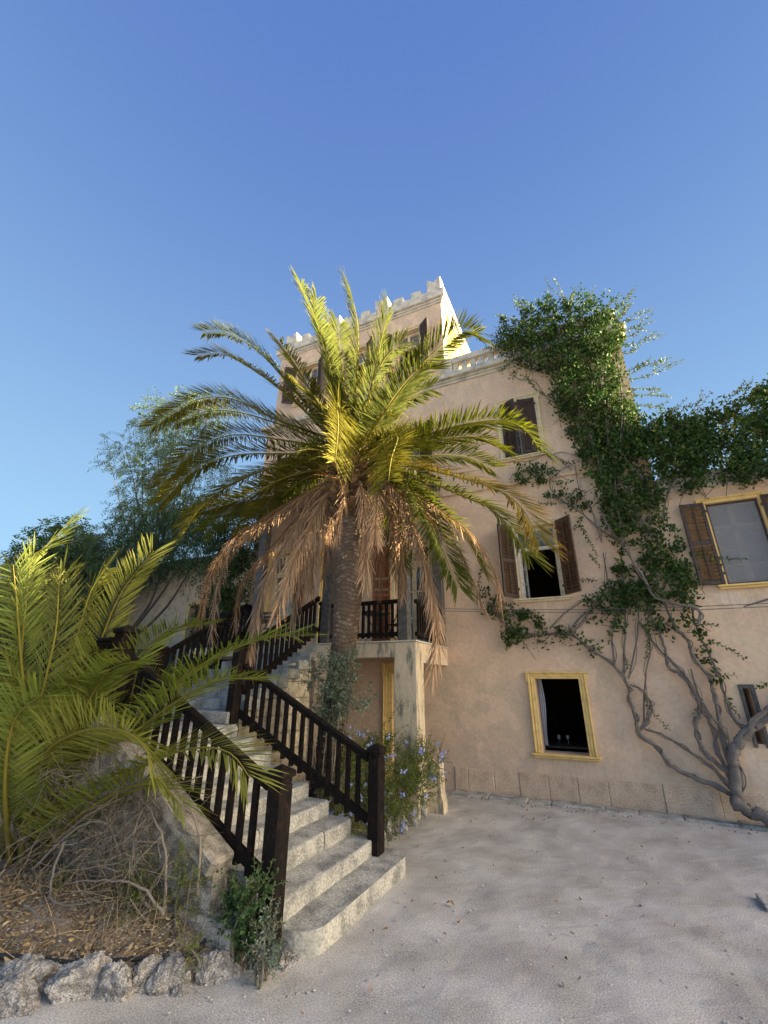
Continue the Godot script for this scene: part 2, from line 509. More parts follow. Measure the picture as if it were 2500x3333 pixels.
const VINE_STEMS := [
	[0.120, 0.100, [Vector3(1.91, 0.10, -8.95), Vector3(1.80, 0.13, -8.98), Vector3(1.61, 0.18, -9.00), Vector3(1.48, 0.26, -9.04), Vector3(1.54, 0.37, -9.10)]],
	[0.100, 0.065, [Vector3(1.54, 0.34, -9.12), Vector3(1.57, 0.71, -9.12), Vector3(1.60, 0.91, -9.12), Vector3(1.70, 1.06, -9.12), Vector3(1.91, 1.26, -9.12), Vector3(2.17, 1.44, -9.12), Vector3(2.54, 1.68, -9.12), Vector3(2.95, 2.05, -9.1), Vector3(3.2, 2.6, -9.15), Vector3(3.3, 3.3, -9.2)]],
	[0.050, 0.035, [Vector3(1.69, 1.09, -9.10), Vector3(1.88, 1.30, -9.10), Vector3(2.19, 1.56, -9.10), Vector3(2.57, 1.81, -9.10), Vector3(3.3, 2.1, -9.1), Vector3(3.9, 2.9, -9.15), Vector3(4.2, 4.2, -9.18), Vector3(4.1, 5.4, -9.1)]],
	[0.045, 0.020, [Vector3(1.51, 0.32, -9.20), Vector3(1.35, 0.43, -9.20), Vector3(1.01, 0.55, -9.20), Vector3(0.75, 0.71, -9.20), Vector3(0.61, 0.94, -9.20), Vector3(0.39, 1.15, -9.20), Vector3(0.38, 1.43, -9.20), Vector3(0.33, 1.69, -9.20), Vector3(0.36, 1.90, -9.20), Vector3(0.20, 2.21, -9.20), Vector3(-0.09, 2.47, -9.20), Vector3(-0.49, 2.78, -9.20), Vector3(-0.93, 2.80, -9.20), Vector3(-1.45, 2.84, -9.20), Vector3(-1.75, 3.16, -9.20), Vector3(-1.95, 3.52, -9.20)]],
	[0.030, 0.020, [Vector3(0.41, 1.18, -9.20), Vector3(0.59, 1.40, -9.20), Vector3(0.65, 1.55, -9.20), Vector3(0.58, 1.79, -9.20), Vector3(0.38, 1.90, -9.20)]],
	[0.030, 0.022, [Vector3(1.47, 0.42, -9.19), Vector3(1.29, 0.72, -9.19), Vector3(0.98, 0.96, -9.19), Vector3(0.70, 1.14, -9.19), Vector3(0.47, 1.21, -9.19)]],
	[0.040, 0.026, [Vector3(1.53, 0.62, -9.18), Vector3(1.30, 0.85, -9.18), Vector3(1.21, 1.08, -9.18), Vector3(1.22, 1.32, -9.18), Vector3(1.32, 1.49, -9.18), Vector3(1.31, 1.77, -9.18), Vector3(1.16, 2.08, -9.18), Vector3(1.03, 2.17, -9.18), Vector3(1.03, 2.38, -9.18), Vector3(1.01, 2.69, -9.18), Vector3(0.89, 3.12, -9.18)]],
	[0.036, 0.024, [Vector3(1.52, 0.49, -9.20), Vector3(1.45, 0.86, -9.20), Vector3(1.43, 1.12, -9.20), Vector3(1.41, 1.46, -9.20), Vector3(1.35, 1.66, -9.20), Vector3(1.28, 1.91, -9.20), Vector3(1.11, 2.23, -9.20), Vector3(0.90, 2.54, -9.20), Vector3(0.72, 2.96, -9.20)]],
	[0.045, 0.030, [Vector3(1.54, 0.45, -9.17), Vector3(1.54, 1.00, -9.17), Vector3(1.57, 1.47, -9.17), Vector3(1.58, 1.69, -9.17), Vector3(1.56, 2.02, -9.17), Vector3(1.42, 2.32, -9.17), Vector3(1.38, 2.62, -9.17), Vector3(1.24, 2.87, -9.17), Vector3(1.18, 3.26, -9.17)]],
	[0.026, 0.020, [Vector3(1.58, 0.37, -9.10), Vector3(1.65, 0.84, -9.10), Vector3(1.57, 1.19, -9.10), Vector3(1.43, 1.50, -9.10), Vector3(1.34, 1.77, -9.10), Vector3(1.32, 2.14, -9.10)]],
	[0.030, 0.020, [Vector3(1.83, 1.25, -9.20), Vector3(1.75, 1.45, -9.20), Vector3(1.71, 1.80, -9.20), Vector3(1.69, 2.14, -9.20), Vector3(1.64, 2.46, -9.20), Vector3(1.57, 2.74, -9.20), Vector3(1.57, 3.37, -9.20)]],
	[0.022, 0.016, [Vector3(0.20, 2.21, -9.22), Vector3(0.24, 2.72, -9.22), Vector3(0.37, 3.12, -9.22), Vector3(0.34, 3.61, -9.22), Vector3(0.36, 4.30, -9.22)]],
	[0.024, 0.016, [Vector3(0.31, 2.02, -9.22), Vector3(0.40, 2.49, -9.22), Vector3(0.51, 2.98, -9.22), Vector3(0.60, 3.65, -9.22), Vector3(0.65, 4.26, -9.22)]],
	[0.018, 0.012, [Vector3(0.38, 1.99, -9.22), Vector3(0.63, 2.65, -9.22), Vector3(0.78, 3.23, -9.22), Vector3(1.00, 3.97, -9.22)]],
	[0.018, 0.012, [Vector3(0.47, 1.23, -9.22), Vector3(0.65, 2.02, -9.22), Vector3(0.81, 2.48, -9.22), Vector3(0.86, 2.96, -9.22), Vector3(1.14, 3.61, -9.22)]],
	[0.030, 0.020, [Vector3(1.56, 2.84, -9.00), Vector3(1.60, 3.11, -9.00), Vector3(1.06, 3.31, -9.00), Vector3(0.91, 3.76, -9.00), Vector3(0.71, 4.31, -9.00), Vector3(0.53, 4.74, -9.00), Vector3(0.41, 5.19, -9.00)]],
	[0.020, 0.012, [Vector3(-0.57, 2.72, -9.20), Vector3(-0.25, 3.08, -9.20), Vector3(0.17, 3.33, -9.20), Vector3(0.43, 3.77, -9.20)]],
	[0.018, 0.012, [Vector3(-0.43, 2.78, -9.20), Vector3(-0.04, 3.21, -9.20), Vector3(0.31, 3.61, -9.20)]],
	[0.018, 0.012, [Vector3(-0.81, 2.90, -9.20), Vector3(-0.51, 3.17, -9.20), Vector3(-0.04, 3.45, -9.20)]],
	[0.024, 0.014, [Vector3(1.26, 4.26, -9.15), Vector3(1.12, 4.83, -9.15), Vector3(0.98, 5.44, -9.15), Vector3(0.76, 6.11, -9.15), Vector3(0.50, 6.71, -9.15), Vector3(0.38, 7.35, -9.15), Vector3(0.29, 7.81, -9.15)]],
	[0.024, 0.014, [Vector3(0.71, 4.28, -9.12), Vector3(0.75, 5.07, -9.12), Vector3(0.82, 5.87, -9.12), Vector3(0.90, 6.95, -9.12), Vector3(0.91, 7.90, -9.12), Vector3(1.00, 8.89, -9.12)]],
	[0.020, 0.014, [Vector3(1.11, 4.45, -9.10), Vector3(1.27, 4.98, -9.10), Vector3(1.32, 5.56, -9.10), Vector3(1.05, 6.24, -9.10), Vector3(1.00, 6.91, -9.10), Vector3(0.60, 7.59, -9.10), Vector3(0.48, 8.02, -9.10)]],
	[0.020, 0.012, [Vector3(0.73, 4.37, -9.18), Vector3(0.40, 4.76, -9.18), Vector3(0.06, 5.21, -9.18), Vector3(-0.25, 5.52, -9.18), Vector3(-0.43, 5.85, -9.18), Vector3(-0.33, 6.10, -9.18), Vector3(0.07, 6.28, -9.18)]],
	[0.014, 0.010, [Vector3(0.36, 4.50, -9.20), Vector3(0.28, 5.26, -9.20), Vector3(0.13, 5.71, -9.20), Vector3(0.14, 6.27, -9.20)]],
	[0.020, 0.012, [Vector3(1.40, 4.70, -9.10), Vector3(1.64, 5.30, -9.10), Vector3(1.89, 5.64, -9.10), Vector3(2.29, 5.83, -9.10), Vector3(2.74, 5.92, -9.10)]],
	[0.020, 0.012, [Vector3(0.58, 5.87, -9.00), Vector3(0.55, 6.52, -9.00), Vector3(0.42, 7.34, -9.00), Vector3(0.22, 8.34, -9.00), Vector3(-0.07, 8.87, -9.00), Vector3(-0.37, 9.19, -9.00)]],
	[0.020, 0.012, [Vector3(0.82, 6.46, -9.00), Vector3(0.89, 7.34, -9.00), Vector3(0.98, 8.29, -9.00), Vector3(0.90, 9.25, -9.00)]],
	[0.016, 0.010, [Vector3(1.02, 6.44, -8.90), Vector3(1.20, 7.28, -8.90), Vector3(1.30, 8.29, -8.90), Vector3(1.26, 9.13, -8.90)]],
	[0.012, 0.008, [Vector3(0.05, 6.17, -9.22), Vector3(-0.33, 6.67, -9.22), Vector3(-0.74, 6.57, -9.22), Vector3(-1.14, 6.66, -9.22)]],
	[0.012, 0.008, [Vector3(0.12, 7.71, -9.22), Vector3(-0.19, 8.11, -9.22), Vector3(-0.42, 8.66, -9.22), Vector3(-0.70, 8.81, -9.22), Vector3(-0.91, 8.99, -9.22)]],
	[0.010, 0.007, [Vector3(-0.35, 6.58, -9.22), Vector3(-0.10, 6.66, -9.22), Vector3(0.24, 6.44, -9.22)]],
]
const VINE_LEAVES := [
	["top bush", 620, -9.20, -8.55, [Vector2(-1.22, 9.83), Vector2(-0.94, 10.26), Vector2(-0.41, 10.47), Vector2(0.18, 10.57), Vector2(0.75, 10.38), Vector2(1.29, 10.01), Vector2(1.53, 9.57), Vector2(1.47, 8.80), Vector2(1.40, 8.41), Vector2(1.42, 7.81), Vector2(1.42, 7.34), Vector2(1.23, 6.85), Vector2(0.32, 7.43), Vector2(-0.03, 7.68), Vector2(-0.02, 8.08), Vector2(-0.10, 8.74), Vector2(-0.57, 9.07), Vector2(-0.84, 9.39)]],
	["upper neck", 560, -9.25, -8.85, [Vector2(-0.01, 7.90), Vector2(1.44, 7.46), Vector2(1.51, 6.80), Vector2(1.46, 6.12), Vector2(0.61, 6.02), Vector2(0.20, 6.64), Vector2(0.13, 7.18)]],
	["mid", 780, -9.25, -8.80, [Vector2(0.21, 6.69), Vector2(1.57, 6.87), Vector2(2.20, 6.79), Vector2(2.51, 6.41), Vector2(2.36, 5.72), Vector2(1.86, 5.47), Vector2(1.57, 5.41), Vector2(1.41, 5.05), Vector2(1.09, 4.99), Vector2(0.48, 5.21), Vector2(0.43, 5.76)]],
	["right wing", 900, -9.20, -8.75, [Vector2(2.15, 6.78), Vector2(2.85, 6.92), Vector2(3.14, 6.88), Vector2(3.67, 7.18), Vector2(4.15, 7.54), Vector2(4.15, 5.12), Vector2(3.59, 5.18), Vector2(3.23, 5.28), Vector2(2.84, 5.30), Vector2(2.50, 5.40), Vector2(2.38, 5.32), Vector2(1.94, 5.30)]],
	["bridge", 700, -9.25, -8.80, [Vector2(1.39, 6.99), Vector2(1.63, 7.01), Vector2(2.29, 6.80), Vector2(2.55, 6.49), Vector2(2.35, 5.74), Vector2(1.62, 5.50), Vector2(1.47, 6.35)]],
	["lower neck", 520, -9.25, -8.95, [Vector2(0.48, 5.22), Vector2(1.53, 5.16), Vector2(1.50, 4.71), Vector2(1.73, 4.03), Vector2(1.69, 3.57), Vector2(1.58, 3.30), Vector2(0.18, 3.40), Vector2(0.63, 4.16), Vector2(0.47, 4.75)]],
	["lower", 300, -9.25, -9.00, [Vector2(-0.22, 3.29), Vector2(0.22, 3.61), Vector2(0.52, 3.73), Vector2(1.59, 3.50), Vector2(1.57, 3.11), Vector2(1.59, 2.61), Vector2(1.49, 2.74), Vector2(0.83, 2.77), Vector2(0.72, 2.96), Vector2(0.39, 2.78), Vector2(0.12, 2.99), Vector2(-0.30, 3.19)]],
	["right strand", 240, -9.25, -9.10, [Vector2(1.47, 2.93), Vector2(1.64, 2.95), Vector2(1.76, 2.31), Vector2(1.76, 2.02), Vector2(1.64, 1.91), Vector2(1.51, 2.37)]],
	["left strand a", 330, -9.25, -9.15, [Vector2(-2.05, 3.72), Vector2(-1.83, 3.63), Vector2(-1.67, 3.27), Vector2(-1.40, 3.33), Vector2(-1.06, 3.20), Vector2(-0.84, 2.97), Vector2(-0.95, 2.91), Vector2(-1.32, 3.07), Vector2(-1.80, 3.02), Vector2(-2.02, 3.18)]],
	["left strand b", 330, -9.25, -9.15, [Vector2(-1.80, 2.87), Vector2(-1.34, 2.92), Vector2(-0.92, 2.83), Vector2(-0.54, 2.92), Vector2(-0.37, 2.74), Vector2(-0.02, 2.57), Vector2(-0.03, 2.47), Vector2(-0.32, 2.64), Vector2(-0.57, 2.72), Vector2(-1.01, 2.66), Vector2(-1.37, 2.64), Vector2(-1.73, 2.61)]],
	["mid left sprays", 240, -9.25, -9.10, [Vector2(-1.33, 6.36), Vector2(-0.94, 6.56), Vector2(-0.52, 6.42), Vector2(-0.24, 6.18), Vector2(0.04, 6.03), Vector2(-0.13, 5.93), Vector2(-0.72, 6.03), Vector2(-1.24, 6.11)]],
	["mid left 2", 220, -9.25, -9.10, [Vector2(-0.62, 5.63), Vector2(-0.13, 5.89), Vector2(0.28, 5.47), Vector2(0.27, 5.22), Vector2(-0.07, 5.28), Vector2(-0.35, 5.37)]],
]
const VINE_SHOOTS := [
	Vector4(0.58, 10.06, 0.38, 11.24), Vector4(0.48, 10.22, 0.81, 10.69), Vector4(0.79, 10.08, 1.23, 10.60), Vector4(0.86, 10.00, 1.21, 10.29), Vector4(1.23, 9.83, 1.66, 10.16), Vector4(1.33, 9.73, 1.94, 10.17), Vector4(1.41, 9.58, 1.91, 9.93), Vector4(1.47, 9.45, 1.80, 9.71), Vector4(1.45, 9.35, 2.12, 9.48), Vector4(1.46, 9.19, 2.13, 9.11), Vector4(1.50, 9.01, 1.90, 8.98), Vector4(1.44, 8.88, 2.17, 8.69), Vector4(1.47, 8.61, 1.73, 8.54), Vector4(1.42, 8.13, 1.92, 8.20), Vector4(1.43, 8.03, 2.18, 8.08), Vector4(1.45, 7.92, 2.40, 7.95), Vector4(1.44, 7.69, 1.90, 7.41), Vector4(1.45, 7.54, 2.03, 7.22), Vector4(1.47, 7.26, 1.89, 6.99), Vector4(-0.05, 10.40, -0.60, 11.15), Vector4(-0.20, 10.28, -0.56, 10.85), Vector4(-0.42, 10.26, -1.08, 10.71), Vector4(-0.58, 10.08, -1.06, 10.46), Vector4(-0.82, 9.94, -1.41, 10.18), Vector4(-0.92, 9.81, -1.57, 10.06), Vector4(-0.98, 9.71, -1.45, 9.77), Vector4(-0.60, 9.06, -0.96, 8.63), Vector4(0.16, 10.36, 0.03, 10.58), Vector4(1.62, 6.82, 2.14, 6.97), Vector4(1.87, 6.79, 2.35, 6.99), Vector4(2.17, 6.75, 2.68, 7.12), Vector4(2.83, 6.77, 3.20, 7.14), Vector4(3.05, 6.74, 3.36, 7.23), Vector4(3.21, 6.82, 3.50, 7.12), Vector4(3.36, 6.86, 3.66, 7.23), Vector4(3.05, 5.42, 3.14, 5.19), Vector4(2.13, 5.43, 2.22, 5.09), Vector4(0.51, 8.19, 0.66, 8.64), Vector4(0.69, 6.94, 0.86, 7.54),
	Vector4(1.67, 2.61, 2.11, 2.29), Vector4(1.62, 2.86, 1.88, 2.82), Vector4(1.77, 4.19, 2.53, 3.92), Vector4(1.73, 4.13, 2.17, 3.83), Vector4(0.56, 1.73, 0.84, 1.20), Vector4(1.66, 2.02, 1.93, 2.05), Vector4(1.72, 1.75, 1.83, 1.43), Vector4(1.31, 1.57, 1.21, 1.43), Vector4(0.17, 3.76, -0.18, 3.78), Vector4(0.38, 2.40, 0.41, 2.15), Vector4(0.83, 2.77, 0.71, 2.33), Vector4(0.24, 2.79, 0.17, 2.56), Vector4(2.32, 1.94, 2.12, 1.86), Vector4(0.12, 5.11, -0.10, 4.84), Vector4(0.02, 4.96, 0.25, 4.22), Vector4(0.10, 4.32, 0.25, 4.03), Vector4(-2.01, 4.28, -2.13, 3.64), Vector4(-0.34, 5.48, -0.70, 5.52), Vector4(1.56, 4.69, 1.72, 4.54),
	Vector4(-0.34, 6.57, -0.64, 6.70), Vector4(0.08, 6.33, -0.37, 6.60), Vector4(-0.13, 5.93, -0.71, 6.07), Vector4(-0.38, 8.21, -0.70, 8.71), Vector4(-0.09, 7.96, -0.39, 8.12), Vector4(-0.78, 9.28, -1.17, 8.92), Vector4(-2.22, 6.80, -1.73, 7.11), Vector4(-2.28, 7.27, -2.06, 6.94), Vector4(-1.92, 6.58, -1.46, 6.70), Vector4(-0.92, 6.42, -1.10, 6.15), Vector4(0.14, 5.75, -0.27, 5.42),
]

const PALM_FRONDS := [
	["g", [Vector3(-3.99, 6.63, -6.40), Vector3(-4.03, 8.06, -5.69), Vector3(-4.26, 9.03, -5.37), Vector3(-4.49, 9.65, -5.20)]],
	["g", [Vector3(-4.01, 6.63, -6.40), Vector3(-4.08, 7.93, -5.95), Vector3(-4.28, 8.92, -5.72), Vector3(-4.31, 9.50, -5.60)]],
	["g", [Vector3(-3.74, 6.56, -6.40), Vector3(-3.29, 7.33, -5.66), Vector3(-3.07, 7.97, -5.24), Vector3(-3.10, 8.60, -4.90)]],
	["g", [Vector3(-3.52, 6.40, -6.40), Vector3(-3.22, 7.06, -6.07), Vector3(-2.86, 7.91, -5.78), Vector3(-2.62, 8.47, -5.60)]],
	["g", [Vector3(-3.37, 6.46, -6.40), Vector3(-2.62, 7.21, -6.26), Vector3(-1.83, 7.73, -6.17), Vector3(-1.40, 7.90, -6.13), Vector3(-1.10, 7.68, -6.10)]],
	["g", [Vector3(-3.52, 6.19, -6.40), Vector3(-2.76, 6.40, -5.83), Vector3(-2.05, 6.58, -5.38), Vector3(-1.67, 6.45, -5.20)]],
	["g", [Vector3(-4.21, 6.68, -6.40), Vector3(-4.46, 7.29, -6.00), Vector3(-4.78, 8.00, -5.71), Vector3(-5.14, 8.60, -5.50)]],
	["g", [Vector3(-4.22, 6.58, -6.40), Vector3(-4.84, 7.43, -6.03), Vector3(-5.85, 8.76, -5.70), Vector3(-6.77, 9.51, -5.51), Vector3(-7.47, 9.73, -5.40)]],
	["g", [Vector3(-4.28, 6.54, -6.40), Vector3(-4.94, 7.34, -6.02), Vector3(-5.93, 8.29, -5.72), Vector3(-6.81, 8.93, -5.53), Vector3(-7.50, 9.02, -5.40)]],
	["g", [Vector3(-4.22, 6.47, -6.40), Vector3(-5.49, 7.13, -6.09), Vector3(-6.70, 7.90, -5.90), Vector3(-7.77, 8.10, -5.77), Vector3(-8.87, 7.57, -5.60)]],
	["g", [Vector3(-4.27, 6.37, -6.40), Vector3(-5.67, 7.23, -6.36), Vector3(-6.97, 7.90, -6.33), Vector3(-8.08, 8.21, -6.32), Vector3(-9.11, 8.14, -6.30)]],
	["g", [Vector3(-4.20, 6.25, -6.40), Vector3(-5.57, 6.75, -6.25), Vector3(-6.81, 7.12, -6.16), Vector3(-7.85, 6.95, -6.09), Vector3(-8.69, 6.14, -6.00)]],
	["g", [Vector3(-4.19, 6.09, -6.40), Vector3(-5.35, 6.24, -6.05), Vector3(-6.37, 6.32, -5.84), Vector3(-7.21, 6.09, -5.68), Vector3(-7.76, 5.41, -5.50)]],
	["y", [Vector3(-4.13, 5.92, -6.40), Vector3(-4.90, 5.79, -5.88), Vector3(-5.65, 5.48, -5.49), Vector3(-6.15, 4.92, -5.17), Vector3(-6.25, 4.23, -4.90)]],
	["y", [Vector3(-4.13, 5.82, -6.40), Vector3(-4.93, 5.58, -5.95), Vector3(-5.61, 5.14, -5.63), Vector3(-6.50, 4.84, -5.30)]],
	["g", [Vector3(-4.18, 5.83, -6.40), Vector3(-5.81, 5.89, -6.74), Vector3(-7.32, 5.68, -6.96), Vector3(-8.27, 5.28, -7.10)]],
	["g", [Vector3(-4.24, 5.95, -6.40), Vector3(-5.62, 6.10, -6.31), Vector3(-6.93, 5.79, -6.25), Vector3(-7.85, 5.16, -6.20)]],
	["g", [Vector3(-3.27, 6.08, -6.40), Vector3(-2.31, 5.87, -6.11), Vector3(-1.46, 5.76, -5.89), Vector3(-0.82, 5.56, -5.71), Vector3(-0.50, 5.28, -5.61), Vector3(-0.31, 4.86, -5.50)]],
	["g", [Vector3(-3.27, 5.97, -6.40), Vector3(-2.56, 5.90, -6.30), Vector3(-1.93, 5.79, -6.23), Vector3(-1.29, 5.64, -6.15), Vector3(-0.88, 5.29, -6.10)]],
	["o", [Vector3(-3.21, 5.77, -6.40), Vector3(-2.32, 5.29, -6.11), Vector3(-1.52, 4.83, -5.88), Vector3(-0.95, 4.43, -5.69), Vector3(-0.65, 4.08, -5.57), Vector3(-0.45, 3.54, -5.40)]],
	["g", [Vector3(-3.21, 5.67, -6.40), Vector3(-2.37, 5.17, -6.22), Vector3(-1.58, 4.62, -6.06), Vector3(-1.03, 4.18, -5.94), Vector3(-0.65, 3.47, -5.80)]],
	["g", [Vector3(-3.26, 5.63, -6.40), Vector3(-2.47, 4.95, -6.25), Vector3(-2.05, 4.10, -6.13), Vector3(-1.69, 3.17, -6.00)]],
	["g", [Vector3(-3.31, 5.64, -6.40), Vector3(-2.51, 4.99, -6.57), Vector3(-1.83, 4.32, -6.69), Vector3(-1.48, 3.60, -6.80)]],
	["g", [Vector3(-3.41, 5.66, -6.40), Vector3(-3.22, 5.18, -6.72), Vector3(-3.14, 4.61, -6.97), Vector3(-3.13, 3.99, -7.20)]],
	["g", [Vector3(-3.36, 5.90, -6.40), Vector3(-2.64, 6.01, -6.95), Vector3(-1.83, 6.02, -7.36), Vector3(-1.36, 5.78, -7.60)]],
	["y", [Vector3(-3.94, 6.29, -6.40), Vector3(-3.60, 6.48, -5.64), Vector3(-3.57, 6.55, -5.46), Vector3(-3.26, 5.76, -5.07), Vector3(-2.91, 4.73, -4.50)]],
	["y", [Vector3(-3.46, 5.92, -6.40), Vector3(-2.60, 5.62, -5.59), Vector3(-2.36, 5.49, -5.40), Vector3(-2.26, 4.88, -4.95), Vector3(-2.10, 4.28, -4.50)]],
	["g", [Vector3(-4.00, 6.41, -6.40), Vector3(-4.88, 7.69, -6.77), Vector3(-5.60, 8.56, -6.96), Vector3(-5.80, 8.79, -7.00)]],
	["g", [Vector3(-3.47, 6.28, -6.40), Vector3(-3.09, 7.21, -6.86), Vector3(-2.65, 7.57, -7.09), Vector3(-2.38, 7.68, -7.20)]],
	["g", [Vector3(-3.78, 6.36, -6.40), Vector3(-3.90, 7.40, -6.26), Vector3(-4.01, 8.44, -6.16), Vector3(-4.07, 9.18, -6.10)]],
	["g", [Vector3(-3.63, 6.32, -6.40), Vector3(-3.45, 7.55, -6.51), Vector3(-3.11, 8.31, -6.57), Vector3(-2.75, 8.56, -6.60)]],
	["g", [Vector3(-4.04, 6.11, -6.40), Vector3(-4.80, 6.18, -6.63), Vector3(-5.96, 5.88, -6.92), Vector3(-7.03, 5.14, -7.20)]],
	["d", [Vector3(-4.01, 5.59, -6.40), Vector3(-4.59, 5.20, -6.12), Vector3(-5.16, 4.75, -5.91), Vector3(-5.81, 4.22, -5.69), Vector3(-5.84, 3.38, -5.49), Vector3(-5.62, 2.57, -5.30)]],
	["d", [Vector3(-3.95, 5.53, -6.40), Vector3(-4.32, 5.09, -6.21), Vector3(-4.74, 4.47, -6.03), Vector3(-5.07, 3.53, -5.81), Vector3(-5.06, 2.76, -5.64), Vector3(-4.99, 2.12, -5.50)]],
	["d", [Vector3(-3.93, 5.53, -6.40), Vector3(-4.12, 4.99, -6.06), Vector3(-4.18, 4.43, -5.81), Vector3(-4.24, 3.83, -5.54), Vector3(-4.23, 3.36, -5.34), Vector3(-4.18, 2.83, -5.10)]],
	["d", [Vector3(-4.06, 5.60, -6.40), Vector3(-5.53, 5.20, -6.48), Vector3(-6.83, 4.64, -6.53), Vector3(-7.29, 3.84, -6.57), Vector3(-7.40, 2.98, -6.60)]],
	["d", [Vector3(-4.01, 5.54, -6.40), Vector3(-4.84, 4.95, -6.36), Vector3(-5.41, 4.40, -6.34), Vector3(-6.08, 3.73, -6.32), Vector3(-6.10, 2.88, -6.30)]],
	["d", [Vector3(-3.93, 5.48, -6.40), Vector3(-4.10, 4.98, -6.27), Vector3(-4.30, 4.38, -6.16), Vector3(-4.47, 3.69, -6.03), Vector3(-4.49, 2.88, -5.90)]],
	["d", [Vector3(-3.85, 5.86, -6.40), Vector3(-3.79, 5.88, -6.27), Vector3(-3.60, 5.30, -5.93), Vector3(-3.38, 4.57, -5.52), Vector3(-3.21, 3.88, -5.10)]],
	["d", [Vector3(-3.35, 5.46, -6.40), Vector3(-2.81, 5.09, -6.24), Vector3(-2.50, 4.47, -6.10), Vector3(-2.19, 3.69, -5.92), Vector3(-1.99, 3.02, -5.76), Vector3(-1.90, 2.47, -5.62), Vector3(-1.95, 2.04, -5.50)]],
	["d", [Vector3(-3.31, 5.45, -6.40), Vector3(-2.78, 5.02, -6.28), Vector3(-2.40, 4.23, -6.15), Vector3(-2.15, 3.45, -6.02), Vector3(-2.00, 2.78, -5.90)]],
	["d", [Vector3(-3.26, 5.44, -6.40), Vector3(-2.42, 4.88, -6.34), Vector3(-1.67, 4.22, -6.28), Vector3(-1.40, 3.86, -6.26), Vector3(-1.19, 3.37, -6.23), Vector3(-1.15, 2.90, -6.20)]],
	["d", [Vector3(-3.26, 5.39, -6.40), Vector3(-2.50, 4.81, -6.55), Vector3(-1.91, 4.08, -6.66), Vector3(-1.67, 3.46, -6.75), Vector3(-1.55, 3.05, -6.80)]],
	["d", [Vector3(-3.45, 5.38, -6.40), Vector3(-3.08, 4.98, -6.09), Vector3(-2.96, 4.69, -5.92), Vector3(-2.85, 4.25, -5.65), Vector3(-2.72, 3.86, -5.40)]],
]
const YOUNG_FRONDS := [
	["y", [Vector3(-5.94, -0.07, -3.50), Vector3(-5.99, 1.06, -3.40), Vector3(-5.86, 1.65, -3.30), Vector3(-5.55, 2.12, -3.20), Vector3(-5.33, 2.85, -3.10), Vector3(-5.04, 3.13, -3.05)]],
	["y", [Vector3(-6.09, 0.08, -3.60), Vector3(-5.89, 1.74, -3.60), Vector3(-5.72, 2.34, -3.60), Vector3(-5.52, 2.97, -3.60), Vector3(-5.05, 3.48, -3.60)]],
	["g", [Vector3(-6.43, 0.03, -3.60), Vector3(-6.80, 1.73, -3.40), Vector3(-7.03, 3.40, -3.20), Vector3(-6.81, 3.63, -3.20), Vector3(-6.49, 4.10, -3.30)]],
	["g", [Vector3(-5.82, 0.20, -3.30), Vector3(-5.58, 1.31, -3.00), Vector3(-5.89, 2.04, -2.90), Vector3(-6.22, 2.79, -2.80), Vector3(-6.57, 3.27, -2.80)]],
	["g", [Vector3(-6.26, 0.03, -3.70), Vector3(-5.90, 1.21, -3.80), Vector3(-5.51, 1.87, -3.80), Vector3(-4.88, 2.43, -3.80), Vector3(-4.23, 2.53, -3.80)]],
	["g", [Vector3(-6.00, 0.09, -3.60), Vector3(-5.02, 1.28, -3.60), Vector3(-4.02, 1.94, -3.50), Vector3(-3.37, 2.21, -3.50), Vector3(-2.84, 2.32, -3.50), Vector3(-2.59, 2.30, -3.50)]],
	["g", [Vector3(-5.84, 0.14, -3.50), Vector3(-4.96, 1.09, -3.40), Vector3(-4.15, 1.54, -3.30), Vector3(-3.74, 1.76, -3.30), Vector3(-3.34, 1.91, -3.30), Vector3(-2.85, 1.93, -3.30)]],
	["y", [Vector3(-5.73, 0.15, -3.40), Vector3(-4.63, 0.86, -3.20), Vector3(-3.56, 1.28, -3.00), Vector3(-3.12, 1.39, -3.00), Vector3(-2.78, 1.37, -3.00), Vector3(-2.56, 1.22, -3.00)]],
	["y", [Vector3(-5.60, 0.12, -3.30), Vector3(-5.23, 1.12, -3.00), Vector3(-4.51, 1.44, -2.80), Vector3(-3.80, 1.52, -2.70), Vector3(-3.42, 1.42, -2.70), Vector3(-3.19, 1.18, -2.70)]],
	["g", [Vector3(-6.01, 0.03, -3.40), Vector3(-6.36, 1.01, -3.20), Vector3(-6.97, 1.84, -3.10), Vector3(-7.70, 2.42, -3.10)]],
	["y", [Vector3(-5.50, 0.16, -3.20), Vector3(-5.50, 1.49, -3.00), Vector3(-5.42, 2.38, -2.90), Vector3(-5.63, 2.97, -2.90), Vector3(-5.59, 3.13, -2.90)]],
	["g", [Vector3(-6.07, -0.04, -3.60), Vector3(-6.16, 0.78, -3.90), Vector3(-5.65, 1.42, -4.00), Vector3(-5.07, 1.75, -4.00), Vector3(-4.62, 1.86, -4.00)]],
	["g", [Vector3(-5.60, 0.11, -3.20), Vector3(-5.37, 0.94, -2.80), Vector3(-5.14, 1.53, -2.60), Vector3(-4.63, 1.78, -2.50)]],
	["g", [Vector3(-5.60, 0.04, -3.30), Vector3(-4.68, 0.69, -3.10), Vector3(-3.88, 1.04, -3.00), Vector3(-3.48, 1.08, -3.00), Vector3(-3.24, 0.97, -3.00)]],
]

